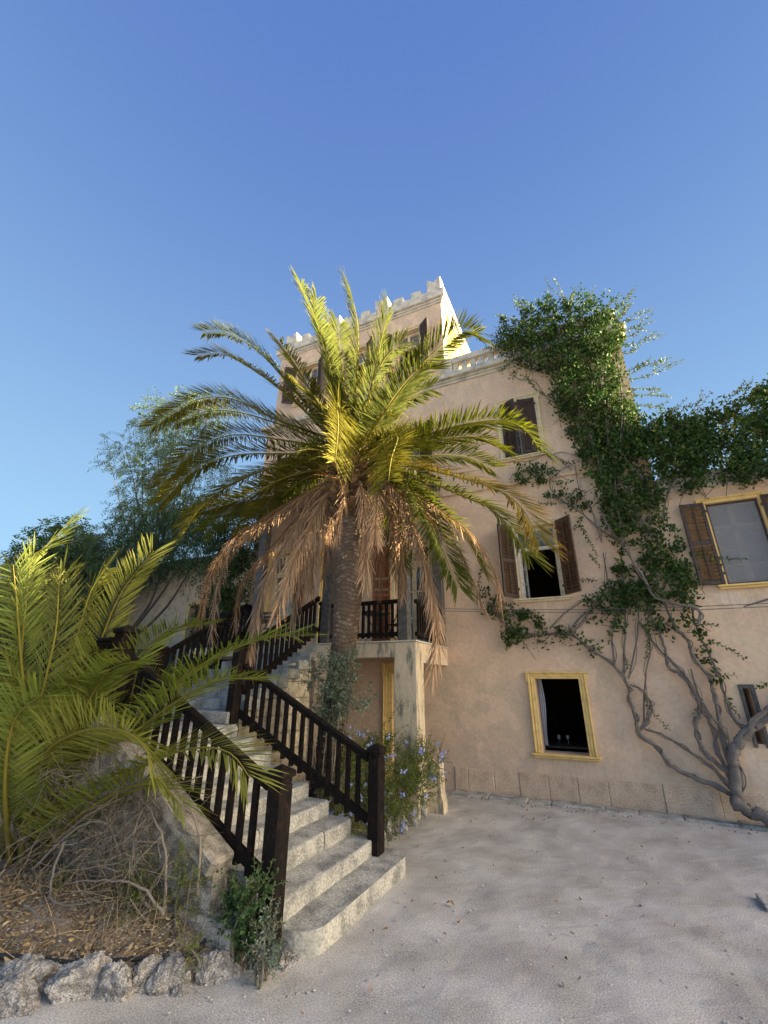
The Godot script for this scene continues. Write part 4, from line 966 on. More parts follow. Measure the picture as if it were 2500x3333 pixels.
func staircase() -> void:
	var st := thing("stone_staircase", "weathered limestone staircase turning at a landing up to the veranda", "stairs", Vector3(-4, 0, -4.5))
	var s := Shape.new()
	# lowest step: a wide slab with rounded corners at both ends
	var pts := []
	for e in [[-3.90, -1], [-5.50, 1]]:
		for k in 7:
			var a := PI / 2 * k / 6.0
			var c := Vector2(-2.58, e[0])
			if e[1] < 0: pts.append(c + Vector2(sin(a) * 0.22, (1 - sin(a)) * 0.0 + cos(a) * 0.22))
			else: pts.append(c + Vector2(cos(a) * 0.22, -sin(a) * 0.22))
	pts.append(Vector2(-3.1, -5.72))
	pts.append(Vector2(-3.1, -3.68))
	var top := 0.06
	var mid := Vector3(-2.8, -0.1, -4.6)
	var tr := Geometry2D.triangulate_polygon(PackedVector2Array(pts))
	for i in range(0, tr.size(), 3):
		s.out(Vector3(pts[tr[i]].x, top, pts[tr[i]].y), Vector3(pts[tr[i + 1]].x, top, pts[tr[i + 1]].y), Vector3(pts[tr[i + 2]].x, top, pts[tr[i + 2]].y), mid)
	for i in pts.size():
		var p: Vector2 = pts[i]
		var q: Vector2 = pts[(i + 1) % pts.size()]
		s.out(Vector3(p.x, top, p.y), Vector3(q.x, top, q.y), Vector3(q.x, -0.35, q.y), mid)
		s.out(Vector3(p.x, top, p.y), Vector3(q.x, -0.35, q.y), Vector3(p.x, -0.35, p.y), mid)
	tag(build(s, "step", M.limestone, st), "lowest, widest step with rounded ends")
	for k in 8:
		var nose := -2.70 - STEP_RUN * k
		var y := 0.06 + STEP_RISE * (k + 1)
		var cut := -4.5 + rng.randf_range(-0.5, 0.6)
		for e in [[-3.64, cut + 0.0015], [cut - 0.0015, -5.43]]:
			s = Shape.new()
			s.col = Color.WHITE * rng.randf_range(0.88, 1.08)
			var dx := rng.randf_range(-0.008, 0.008)
			worn_step(s, nose - STEP_RUN - 0.06 if k < 7 else -5.2, nose + dx, y - STEP_RISE - 0.004, y + rng.randf_range(-0.004, 0.004), e[1], e[0])
			build(s, "step", M.limestone, st)
	s = Shape.new()
	s.box(Vector3(-7.1, LANDING - 0.1, -5.26), Vector3(-5.201, LANDING, -3.5), 0.01)
	build(s, "landing", M.limestone, st)
	for k in 8:
		var y := LANDING + 0.159 * (k + 1) if k < 7 else FLOOR - 0.002
		var z := -5.28 - 0.33 * k
		var cut := -6.0 + rng.randf_range(-0.3, 0.3)
		for e in [[-6.95, cut - 0.0015], [cut + 0.0015, -5.03]]:
			s = Shape.new()
			s.col = Color.WHITE * rng.randf_range(0.85, 1.05)
			s.box(Vector3(e[0], y - 0.165, z - 0.39 if k < 7 else -7.62), Vector3(e[1], y, z), 0.014)
			build(s, "step", M.limestone, st)
	# fill under the flights
	for k in 8:
		solid("core", Vector3(-5.1 if k == 7 else -2.98 - STEP_RUN * (k + 1), -0.35, -5.40), Vector3(-2.98 - STEP_RUN * k, 0.055 + STEP_RISE * k, -3.66), M.ashlar, st, 0.0)
	solid("landing_wall", Vector3(-7.08, -0.35, -5.27), Vector3(-5.11, LANDING - 0.101, -3.52), M.ashlar, st, 0.0)
	# ashlar wall under the upper flight, facing the bed: courses cut to the slope
	var wl := Shape.new()
	wl.box(Vector3(-6.9, -0.35, -7.46), Vector3(-5.17, 1.35, -5.30))
	for k in 7:
		wl.box(Vector3(-6.9, LANDING + 0.159 * k - 0.02, -7.46), Vector3(-5.17, LANDING + 0.159 * (k + 1) - 0.17, -5.30 - 0.33 * k))
	var w := build(wl, "flight_wall", M.ashlar, st)
	var course := 0.27
	for r in 10:
		var y0 := -0.25 + course * r
		var z := -5.42 - (0.2 if r % 2 else 0.0)
		var first := true
		while z > -7.44:
			var long := rng.randf_range(0.42, 0.62)
			var z1 := maxf(z - long, -7.45)
			if z1 < -7.2: z1 = -7.45
			var slope := func(zz: float) -> float: return LANDING + 0.02 + (-5.35 - zz) * 0.475
			var t0: float = minf(y0 + course, slope.call(z))
			var t1: float = minf(y0 + course, slope.call(z1))
			if t1 > y0 + 0.05:
				t0 = maxf(t0, y0 + 0.01)
				var q := Shape.new()
				q.col = Color.WHITE * rng.randf_range(0.84, 1.1)
				var px := -5.115 + rng.randf_range(-0.004, 0.008)
				var g := 0.005
				var o0 := [Vector3(px, y0 + g, z - g), Vector3(px, y0 + g, z1 + g), Vector3(px, t1 - g, z1 + g), Vector3(px, maxf(t0 - g, y0 + g + 0.004), z - g)]
				var o1 := []
				for p in o0: o1.append(p - Vector3(0.07, 0, 0))
				var qm := Vector3(px - 0.03, y0 + course / 2 - 0.02, (z + z1) / 2)
				q.out(o0[0], o0[1], o0[2], qm)
				q.out(o0[0], o0[2], o0[3], qm)
				for k in 4:
					q.out(o0[k], o0[(k + 1) % 4], o1[(k + 1) % 4], qm)
					q.out(o0[k], o1[(k + 1) % 4], o1[k], qm)
				build(q, "wall_stone", M.ashlar, w)
			z = z1
	# sloping cap of the lower flight's side and of the bed wall
	s = Shape.new()
	for e in [[Vector3(-5.05, 1.60, -3.44), Vector3(-4.02, 1.07, -3.44)], [Vector3(-4.01, 1.06, -3.44), Vector3(-3.13, 0.56, -3.44)]]:
		s.bar(e[0] - Vector3(0, 0.1, 0), e[1] - Vector3(0, 0.1, 0), 0.26, 0.16, 0.03)
	build(s, "string_cap", M.old_wall, st)
	s = Shape.new()
	s.slab([Vector2(-5.2, -0.2), Vector2(-3.14, -0.2), Vector2(-3.14, 0.46), Vector2(-4.02, 0.95), Vector2(-5.2, 1.5)], -3.53, -3.36)
	build(s, "string_wall", M.old_wall, st)
	s = Shape.new()
	s.block(Vector3(-3.20, 0.02, -3.42), Vector3(0.38, 0.15, 0.13), 0.03)
	build(s, "footing", M.old_wall, st)

func newel(called: String, at: Vector3, h: float, parent: Node3D, wide := 0.215) -> void:
	var s := Shape.new()
	var w := wide / 2
	s.block(at + Vector3(0, h / 2 - 0.06, 0), Vector3(w, h / 2 - 0.06, w), 0.022)
	s.block(at + Vector3(0, h - 0.10, 0), Vector3(w - 0.012, 0.022, w - 0.012), 0.004)
	s.block(at + Vector3(0, h - 0.055, 0), Vector3(w + 0.012, 0.028, w + 0.012), 0.010)
	var c := at + Vector3(0, h - 0.028, 0)
	var p := [c + Vector3(-w, 0, -w), c + Vector3(w, 0, -w), c + Vector3(w, 0, w), c + Vector3(-w, 0, w)]
	for k in 4:
		s.out(p[k], p[(k + 1) % 4], c + Vector3(0, 0.05, 0), c - Vector3(0, 0.1, 0))
	build(s, called, M.wood, parent)

# one run of railing from a to b (points on the floor line); rails at given heights, square balusters between
func railing(o: Node3D, a: Vector3, b: Vector3, top: float, low: float, gap := 0.142, drop := 0.06) -> void:
	var s := Shape.new()
	s.bar(a + Vector3(0, top - 0.03, 0), b + Vector3(0, top - 0.03, 0), 0.08, 0.06, 0.018)
	s.bar(a + Vector3(0, top - 0.075, 0), b + Vector3(0, top - 0.075, 0), 0.05, 0.05, 0.004)
	build(s, "handrail", M.wood, o)
	s = Shape.new()
	s.bar(a + Vector3(0, low, 0), b + Vector3(0, low, 0), 0.05, 0.10, 0.006)
	build(s, "bottom_rail", M.wood, o)
	var n := int(Vector2(b.x - a.x, b.z - a.z).length() / gap)
	var q := Shape.new()
	q.box(Vector3(-0.026, low - 0.05 - drop, -0.026), Vector3(0.026, top - 0.075, 0.026), 0.004)
	var m := q.mesh(M.wood)
	for k in range(1, n):
		instance(m, "baluster", o, Transform3D(Basis(Vector3.UP, rng.randf_range(-0.04, 0.04)), a.lerp(b, float(k) / n) - o.position))

func railings() -> void:
	var r := thing("stair_railing", "dark wooden railing on the right of the lower flight, towards the flowering bush", "railing", Vector3(-2.69, 0.06, -5.45))
	newel("newel_post", Vector3(-2.69, 0.06, -5.45), 1.12, r, 0.165)
	newel("newel_post", Vector3(-5.06, LANDING, -5.40), 1.18, r, 0.165)
	railing(r, Vector3(-2.8, 0.0, -5.45), Vector3(-5.0, 1.094, -5.45), 1.08, 0.385)
	var l := thing("stair_railing", "dark wooden railing in front of the lower flight, crossed by the young palm", "railing", Vector3(-2.73, 0.06, -3.6))
	newel("newel_post", Vector3(-2.72, -0.05, -3.60), 1.25, l, 0.17)
	railing(l, Vector3(-2.84, 0.0, -3.60), Vector3(-5.12, 1.134, -3.60), 1.10, 0.40, 0.135)
	newel("newel_post", Vector3(-5.24, LANDING, -3.60), 1.2, l, 0.2)
	var u := thing("stair_railing", "dark wooden railing rising to the veranda above the ashlar wall", "railing", Vector3(-5.08, LANDING, -5.5))
	railing(u, Vector3(-5.08, LANDING + 0.1, -5.50), Vector3(-5.08, FLOOR - 0.04, -7.52), 0.99, 0.32, 0.128)
	newel("newel_post", Vector3(-5.02, FLOOR - 0.2, -7.60), 1.05, u, 0.13)
	var f := thing("stair_railing", "dark wooden railing on the far left of the upper flight", "railing", Vector3(-7.0, LANDING, -5.45))
	newel("newel_post", Vector3(-7.0, LANDING, -5.5), 1.16, f, 0.2)
	railing(f, Vector3(-7.0, LANDING + 0.07, -5.55), Vector3(-7.0, FLOOR - 0.04, -7.52), 0.97, 0.32, 0.128)
	newel("newel_post", Vector3(-7.0, FLOOR - 0.2, -7.60), 1.1, f, 0.16)
	railing(f, Vector3(-7.06, FLOOR, -7.60), Vector3(-8.5, FLOOR, -7.60), 0.76, 0.15, 0.128, 0.02)
	var g := thing("landing_railing", "level dark wooden railing left of the landing behind the young palm", "railing", Vector3(-5.4, LANDING, -3.6))
	railing(g, Vector3(-5.36, LANDING, -3.60), Vector3(-8.2, LANDING, -3.60), 1.08, 0.3, 0.135)
	solid("terrace_wall", Vector3(-9.5, -0.3, -4.4), Vector3(-7.085, LANDING - 0.05, -3.5), M.ashlar)
	tag(get_node("terrace_wall"), "low stone terrace wall behind the young palm, left of the landing", "wall")

# ------------------------------------------------------------------ palms
# one pinnate frond along the points; kind g green, y yellowish, o half dried, d dead
func frond(called: String, pts: Array, kind: String, leaf: float, wide: float, gap: float, parent: Node3D, bare := 0.12, ref := Vector3.UP) -> void:
	var s := Shape.new()
	var path := smooth(pts, 6)
	var total := 0.0
	for i in path.size() - 1: total += path[i].distance_to(path[i + 1])
	path = even(path, 40)
	var dead := kind == "d"
	var c_rachis := Color(0.24, 0.15, 0.08) if dead else Color(0.27, 0.245, 0.055)
	var r0 := 0.030 if not dead else 0.022
	s.tube(path, taper(40, r0, 0.004), 5, c_rachis * (0.9 if dead else 0.8), c_rachis)
	# carry the upper side of the frond along its length
	var ups := []
	var up := ref
	for i in 40:
		var t: Vector3 = (path[mini(i + 1, 39)] - path[maxi(i - 1, 0)]).normalized()
		up = (up - t * up.dot(t)).normalized()
		ups.append(up)
	var roll := rng.randf_range(-0.35, 0.35)
	var n := int(total * (1.0 - bare) / gap)
	var base_green := Color(0.098, 0.118, 0.028)
	if kind == "y": base_green = Color(0.168, 0.160, 0.034)
	if kind == "n": base_green = Color(0.165, 0.205, 0.050)
	if kind == "m": base_green = Color(0.205, 0.225, 0.060)
	if kind == "o": base_green = Color(0.19, 0.15, 0.03)
	var tone := rng.randf_range(0.8, 1.2)
	for k in n:
		var f := bare + (1.0 - bare) * float(k) / n
		var p := along(path, f)
		var i := clampi(int(f * 39), 0, 38)
		var t: Vector3 = (path[i + 1] - path[i]).normalized()
		var w: Vector3 = (ups[i] as Vector3).rotated(t, roll)
		var side := t.cross(w)
		var grow := pow(sin(PI * clampf(0.14 + f * 0.78, 0, 1)), 0.5)
		var long := leaf * (0.35 + 0.65 * grow) * rng.randf_range(0.82, 1.08)
		for e: float in [-1.0, 1.0]:
			if dead and rng.randf() < 0.12: continue
			if rng.randf() < 0.03: continue
			var ahead := lerpf(0.55, 1.35, f * f) * rng.randf_range(0.85, 1.15)
			var lift := rng.randf_range(0.0, 0.42)
			var d := side * e + t * ahead + w * lift
			if dead:
				d = side * e * rng.randf_range(0.25, 0.7) + t * 1.2 + w * rng.randf_range(-0.5, 0.2) + Vector3(0, -0.5, 0) + any_dir() * 0.25
			d = d.normalized()
			d = (d + any_dir() * 0.07).normalized()
			var sag := Vector3(0, -1, 0) * long * (rng.randf_range(0.02, 0.10) if not dead else rng.randf_range(0.05, 0.25))
			var a := p + side * e * 0.01
			var m1 := a + d * long * 0.36 + sag * 0.15
			var m2 := a + d * long * 0.72 + sag * 0.5
			var tip := a + d * long + sag
			var flat := d.cross(w.lerp(side * e, rng.randf_range(-0.5, 0.5))).normalized()
			var hw := wide * rng.randf_range(0.75, 1.15) * (0.55 if dead else 1.0)
			var g0: Color
			var g1: Color
			if dead:
				var b := rng.randf_range(0.65, 1.25)
				g0 = Color(0.36, 0.235, 0.145) * b
				g1 = Color(0.42, 0.29, 0.19) * b
			else:
				var b := tone * rng.randf_range(0.75, 1.25)
				g0 = base_green * b
				g1 = base_green.lerp(Color(0.36, 0.27, 0.06), rng.randf_range(0.05, 0.35)) * b
				if kind == "o":
					g1 = base_green.lerp(Color(0.42, 0.17, 0.04), rng.randf_range(0.4, 1.0)) * b
				elif rng.randf() < 0.12:
					g1 = Color(0.40, 0.26, 0.09)
			s.tri_c(a, m1 + flat * hw, m1 - flat * hw, g0, g0, g0)
			s.tri_c(m1 + flat * hw, m2 + flat * hw * 0.8, m1 - flat * hw, g0, g0, g0)
			s.tri_c(m1 - flat * hw, m2 + flat * hw * 0.8, m2 - flat * hw * 0.8, g0, g0, g0)
			s.tri_c(m2 + flat * hw * 0.8, tip, m2 - flat * hw * 0.8, g0, g1, g0)
	var o := build(s, called, M.dead if dead else M.frond, parent)
	if dead: tag(o, "hanging dried brown frond")

func date_palm() -> void:
	var p := thing("date_palm", "tall date palm with skirt of dead brown fronds in front of the villa", "palm tree", Vector3(-4.05, -0.12, -6.35))
	var axis := [Vector3(-4.04, -0.2, -6.32), Vector3(-3.97, 0.6, -6.35), Vector3(-3.83, 2.0, -6.4), Vector3(-3.74, 3.2, -6.4), Vector3(-3.74, 4.4, -6.4), Vector3(-3.76, 5.7, -6.4)]
	var path := even(smooth(axis, 12), 330)
	var s := Shape.new()
	var rows := []
	var cols := []
	var sides := 75
	for i in path.size():
		var f := float(i) / (path.size() - 1)
		var y: float = path[i].y
		var r := 0.206 + 0.07 * smoothstep(0.9, -0.2, y) + 0.035 * smoothstep(2.4, 3.4, y) + 0.03 * smoothstep(4.4, 5.0, y)
		var row := []
		var cr := []
		for j in sides:
			var a := TAU * j / sides
			# old leaf scars: broad lozenges, staggered from ring to ring
			var ring := y / 0.068 + 0.35 * sin(a * 3.0 + y * 2.0)
			var cell := floorf(ring)
			var fr := ring - cell
			var turn := j / float(sides) * 15.0 + 0.5 * fmod(cell, 2.0) + 0.13 * cell
			var ph := fposmod(turn, 1.0)
			var hash_ := fposmod(sin(cell * 127.1 + fposmod(floorf(turn), 15.0) * 311.7) * 43758.5, 1.0)
			var edge := 1.0 - absf(ph - 0.5) * 2.0
			var bump := (1.0 - fr) * (0.45 + 0.55 * edge)
			var rough_part := smoothstep(2.6, 1.6, y)
			var rr := r - 0.012 + bump * (0.016 + 0.022 * rough_part) + rng.randf_range(-0.006, 0.006)
			row.append(path[i] + Vector3(cos(a) * rr, rng.randf_range(-0.006, 0.006), sin(a) * rr))
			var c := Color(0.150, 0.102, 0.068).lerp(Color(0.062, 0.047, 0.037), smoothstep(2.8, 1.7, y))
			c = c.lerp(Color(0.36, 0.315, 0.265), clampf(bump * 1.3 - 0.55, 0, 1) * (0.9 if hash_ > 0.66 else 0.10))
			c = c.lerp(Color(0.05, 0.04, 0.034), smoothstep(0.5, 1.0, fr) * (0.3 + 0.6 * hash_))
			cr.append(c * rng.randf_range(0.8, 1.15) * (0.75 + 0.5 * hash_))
		rows.append(row)
		cols.append(cr)
		if f > 2.0: break
	for i in path.size() - 1:
		for j in sides:
			var k := (j + 1) % sides
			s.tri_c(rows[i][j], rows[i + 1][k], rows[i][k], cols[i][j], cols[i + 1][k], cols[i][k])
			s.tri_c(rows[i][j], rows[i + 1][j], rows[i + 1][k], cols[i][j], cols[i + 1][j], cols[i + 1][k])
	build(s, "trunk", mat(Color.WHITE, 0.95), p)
	# cut leaf bases and brown fibre below the crown
	s = Shape.new()
	for k in 330:
		var y := 4.62 + 1.25 * k / 330.0
		var a := k * 2.39996
		var dir := Vector3(cos(a), 0.55 + rng.randf_range(-0.2, 0.6), sin(a)).normalized()
		var at := Vector3(-3.76, y, -6.4) + Vector3(cos(a), 0, sin(a)) * (0.20 + 0.10 * sin((y - 4.6) * 2.4))
		var long := rng.randf_range(0.09, 0.24)
		var b := rng.randf_range(0.5, 1.3)
		s.col = (Color(0.11, 0.065, 0.04) if rng.randf() < 0.7 else Color(0.26, 0.16, 0.08)) * b
		var x := dir.cross(Vector3.UP).normalized()
		s.block(Vector3.ZERO, Vector3(rng.randf_range(0.025, 0.055), long / 2, 0.016), 0.0, Transform3D(Basis(x, dir, x.cross(dir)), at + dir * long / 2))
	s.col = Color.WHITE
	build(s, "leaf_bases", mat(Color.WHITE, 0.95), p)
	s = Shape.new()
	for k in 420:
		var a := rng.randf() * TAU
		var y := rng.randf_range(5.2, 6.35)
		var o := Vector3(-3.76, y, -6.4) + Vector3(cos(a), 0, sin(a)) * rng.randf_range(0.05, 0.3)
		var d := Vector3(cos(a), rng.randf_range(-0.1, 1.4), sin(a)).normalized()
		var long := rng.randf_range(0.25, 0.75)
		var c := Color(0.36, 0.19, 0.075) * rng.randf_range(0.6, 1.3) if rng.randf() < 0.6 else Color(0.34, 0.28, 0.07)
		s.tube([o, o + d * long * 0.5, o + d * long + Vector3(0, -0.12, 0) + any_dir() * 0.08], [0.008, 0.006, 0.003], 3, c, c, false)
	build(s, "fibre", M.dead, p)
	for row in PALM_FRONDS:
		var pts: Array = row[1].duplicate()
		var y := clampf(pts[0].y - 0.35, 5.05, 6.2)
		pts.push_front(Vector3(-3.76, y, -6.4).lerp(pts[0], 0.15))
		var flat: Vector3 = pts[0] - Vector3(-3.76, pts[0].y, -6.4)
		var ref := (Vector3.UP * 0.8 - flat.normalized() * 0.6) if row[0] != "d" else Vector3.UP
		var look: String = row[0]
		if look == "g" and row[1][-1].x < -5.0 and hash(row[1][-1]) % 2 == 0: look = "y"  # left fronds yellowed: gold sunlight put into their leaf colour
		frond("frond", pts, look, 0.60 if row[0] != "d" else 0.44, 0.0120, 0.0165 if row[0] != "d" else 0.02, p, 0.13, ref)
	# shorter young and inner leaves that fill the heart of the crown
	for k in 20:
		var a := k * 2.39996
		var tilt := lerpf(1.2, -0.1, k / 19.0)
		var long := rng.randf_range(0.9, 1.6)
		var d := Vector3(cos(a) * cos(tilt), sin(tilt), sin(a) * cos(tilt))
		if d.z < -0.55: d.z *= 0.5
		var o := Vector3(-3.76, 5.75 + 0.3 * sin(tilt), -6.4)
		var droop := Vector3(0, -0.35, 0) * long
		frond("frond", [o + d * 0.15, o + d * long * 0.4, o + d * long * 0.75 + droop * 0.3, o + d * long + droop * 0.8], "g" if k % 4 else "y", 0.42, 0.011, 0.024, p, 0.2, Vector3.UP * 0.8 - Vector3(cos(a), 0, sin(a)) * 0.6)
	# and more dead ones tucked under it
	for k in 18:
		var a := 0.3 + k * TAU / 18.0 + rng.randf_range(-0.15, 0.15)
		if absf(angle_difference(a, PI / 2)) < 0.7: continue
		var o := Vector3(-3.76, 5.25, -6.4)
		var d := Vector3(cos(a), 0, sin(a))
		var long := rng.randf_range(1.3, 2.2)
		if d.z < 0: long *= 0.8
		frond("frond", [o + d * 0.25, o + d * 0.6 + Vector3(0, -0.1, 0), o + d * 0.95 + Vector3(0, -long * 0.4, 0), o + d * 1.05 + Vector3(0, -long, 0)], "d", 0.4, 0.011, 0.022, p, 0.2)

func young_palm() -> void:
	var p := thing("young_palm", "young palm clump with long arching green fronds left of the stairs", "palm tree", Vector3(-5.8, 0.0, -3.4))
	for row in YOUNG_FRONDS:
		frond("frond", row[1], "n" if row[0] == "g" else "m", 0.54, 0.0095, 0.023, p, 0.24, Vector3.UP)
	for k in 24:
		var a := rng.randf() * TAU
		var o := Vector3(-5.85, 0.05, -3.4) + Vector3(cos(a), 0, sin(a)) * 0.18
		var d := Vector3(cos(a), 0, sin(a)) * rng.randf_range(0.3, 0.9)
		if d.z > 0.2: d.z *= 0.4
		var long := rng.randf_range(1.3, 2.4)
		frond("frond", [o, o + d * 0.4 + Vector3(0, long * 0.5, 0), o + d + Vector3(0, long * 0.85, 0), o + d * 1.8 + Vector3(0, long * 0.92, 0)], "n" if k % 3 else "m", 0.46, 0.0095, 0.026, p, 0.22, Vector3.UP * 0.7 - d * 0.5)

# ------------------------------------------------------------------ leafy plants
func leaf_mesh(wide: float, fold := 0.25, m: Material = null) -> ArrayMesh:       # a leaf one unit long along y
	var s := Shape.new()
	var w := wide / 2
	for e in [-1.0, 1.0]:
		var a := Vector3(0, 0, 0)
		var b := Vector3(e * w * 0.85, 0.3, fold * w)
		var d := Vector3(e * w * 0.75, 0.62, fold * w * 0.8)
		var t := Vector3(0, 1, -0.08)
		var mid := Vector3(0, 0.5, 0)
		if e > 0:
			s.tri(a, b, mid)
			s.tri(b, d, mid)
			s.tri(d, t, mid)
		else:
			s.tri(a, mid, b)
			s.tri(b, mid, d)
			s.tri(d, mid, t)
	return s.mesh(m if m else M.leaf)

func leaf_place(at: Vector3, dir: Vector3, long: float) -> Transform3D:
	return Transform3D(frame_of(dir, rng.randf() * TAU).scaled(Vector3.ONE * long), at)

func green(a: Color, b: Color, lo := 0.7, hi := 1.3) -> Color:
	var k := a.lerp(b, rng.randf()) * rng.randf_range(lo, hi)
	k.a = 1.0
	return k

# a shoot set with leaves: fills places and tints, adds its stem to s
func shoot(s: Shape, a: Vector3, b: Vector3, leaf: float, gap: float, places: Array, tints: Array, c0: Color, c1: Color, bend := 0.12, thick := 0.006) -> void:
	var long := a.distance_to(b)
	var mid := (a + b) / 2 + any_dir() * long * bend
	var path := even(smooth([a, mid, b], 5), 9)
	s.tube(path, taper(9, thick, 0.002), 4, Color(0.16, 0.13, 0.09), Color(0.2, 0.2, 0.09), false)
	var n := int(long / gap)
	for k in n:
		var f := (k + 0.5) / n
		var t := (b - a).normalized()
		var d := (frame_of(t, k * 2.4).x + t * 0.5 + any_dir() * 0.3).normalized()
		places.append(leaf_place(along(path, f), d, leaf * rng.randf_range(0.6, 1.1) * (1.0 - 0.35 * f)))
		tints.append(green(c0, c1))

func vine() -> void:
	var v := thing("bougainvillea_vine", "big climbing vine with twisted grey stems covering the wall to the roof", "vine", Vector3(1.6, 0, -9.1))
	var bark: Material = M.vine_bark
	for row in VINE_STEMS:
		var path := smooth(row[2], 5)
		for i in path.size(): path[i] += any_dir() * row[0] * 0.30
		var s := Shape.new()
		s.tube(path, taper(path.size(), row[0] * 0.85, row[1] * 0.7), 9, Color.WHITE, Color(0.8, 0.78, 0.75), true, 0.16, rng)
		if row[0] < 0.06:        # a thinner runner twisted along it
			var side := []
			for i in path.size(): side.append(path[i] + Vector3(sin(i * 0.7) * 0.05, cos(i * 0.7) * 0.03, 0.025))
			s.tube(side, taper(path.size(), row[0] * 0.4, 0.004), 6, Color(0.8, 0.8, 0.8), Color(0.7, 0.68, 0.65), true, 0.15, rng)
		build(s, "stem", bark, v)
	var dark := Color(0.036, 0.074, 0.024)
	var mid := Color(0.068, 0.125, 0.036)
	var bright := Color(0.13, 0.15, 0.035)
	var leaf := leaf_mesh(0.62)
	var twigs := Shape.new()
	for row in VINE_LEAVES:
		var poly := PackedVector2Array(row[4])
		var lo := poly[0]
		var hi := poly[0]
		for q in poly:
			lo = lo.min(q)
			hi = hi.max(q)
		var places := []
		var tints := []
		var n := int(row[1] * (hi.x - lo.x) * (hi.y - lo.y) * 0.40)
		var clumps := []
		for k in n * 3:
			if clumps.size() >= n / 5: break
			var q := Vector2(rng.randf_range(lo.x, hi.x), rng.randf_range(lo.y, hi.y))
			if Geometry2D.is_point_in_polygon(q, poly):
				var d := rng.randf()
				clumps.append(Vector3(q.x, q.y, lerpf(row[2], row[3], d * d)))
		for c in clumps:
			var r := rng.randf_range(0.08, 0.24)
			var tone := rng.randf() * rng.randf() * 1.3
			var out_dir := Vector3(rng.randf_range(-0.7, 0.7), rng.randf_range(-0.2, 0.9), rng.randf_range(0.0, 0.9)).normalized()
			if rng.randf() < 0.5:
				twigs.tube([c - out_dir * 0.35 + any_dir() * 0.1, c, c + out_dir * r], [0.006, 0.005, 0.002], 3, Color(0.13, 0.115, 0.10), Color(0.15, 0.14, 0.09), false)
			for k in 24:
				var d := (out_dir + any_dir() * 0.9).normalized()
				var at: Vector3 = c + any_dir() * r * pow(rng.randf(), 0.5)
				if at.z < WALL + 0.02 and at.y < 5.4: at.z = WALL + rng.randf_range(0.02, 0.1)
				places.append(leaf_place(at, d, rng.randf_range(0.055, 0.095)))
				var k2 := dark.lerp(mid, clampf(tone + rng.randf_range(-0.3, 0.3), 0, 1))
				if rng.randf() < 0.08: k2 = bright
				tints.append(k2)
		tag(scatter("foliage", leaf, places, tints, v), "", "", "", "stuff")
	tag(build(twigs, "twigs", M.leaf, v), "", "", "", "stuff")
	var shade_leaf_places := []
	var shade_leaf_tints := []
	for k in 1500:  # leaves out of view on the wing roof, added to raise its shadow
		var c := Vector3(rng.randf_range(4.4, 44.0), rng.randf_range(5.4, 6.15), rng.randf_range(-9.9, -9.1))
		for j in 16:
			shade_leaf_places.append(leaf_place(c + any_dir() * rng.randf_range(0.05, 0.35), any_dir(), rng.randf_range(0.09, 0.16)))
			shade_leaf_tints.append(green(dark, mid))
	for k in 700:      # taller unseen leaf mass, added to keep the young palm in shade
		var c := Vector3(rng.randf_range(22.0, 45.0), rng.randf_range(6.0, 8.3), rng.randf_range(-10.4, -9.4))
		for j in 16:
			shade_leaf_places.append(leaf_place(c + any_dir() * rng.randf_range(0.05, 0.45), any_dir(), rng.randf_range(0.12, 0.2)))
			shade_leaf_tints.append(green(dark, mid))
	tag(scatter("foliage", leaf, shade_leaf_places, shade_leaf_tints, v), "", "", "", "stuff")
	# long shoots that stand out against the sky and trail over the wall
	var s := Shape.new()
	var places := []
	var tints := []
	for q in VINE_SHOOTS:
		var high: bool = q.y > 6.5
		var a := Vector3(q.x, q.y, -9.0 if high else -9.22)
		var b := Vector3(q.z, q.w, -8.85 if high else -9.17)
		shoot(s, a, b, 0.085, 0.022, places, tints, mid, bright if high else mid, 0.10)
		if high:
			for k in 2:
				var t := rng.randf_range(0.3, 0.7)
				var c := a.lerp(b, t)
				shoot(s, c, c + (b - a).rotated(any_dir(), 0.5) * rng.randf_range(0.35, 0.6), 0.07, 0.022, places, tints, mid, bright, 0.12)
	for k in 110:      # upright tufts along the roof line of the wing
		var x := rng.randf_range(1.6, 4.6)
		var a := Vector3(x, 5.9 + 0.24 * (x - 1.6) + rng.randf_range(-0.45, 0.25), rng.randf_range(-9.6, -9.0))
		shoot(s, a, a + Vector3(rng.randf_range(-0.25, 0.35), rng.randf_range(0.35, 0.8), rng.randf_range(-0.1, 0.2)), 0.085, 0.022, places, tints, dark, mid, 0.12)
	build(s, "shoot_stems", M.leaf, v)
	tag(scatter("shoot_leaves", leaf_mesh(0.6), places, tints, v), "", "", "", "stuff")

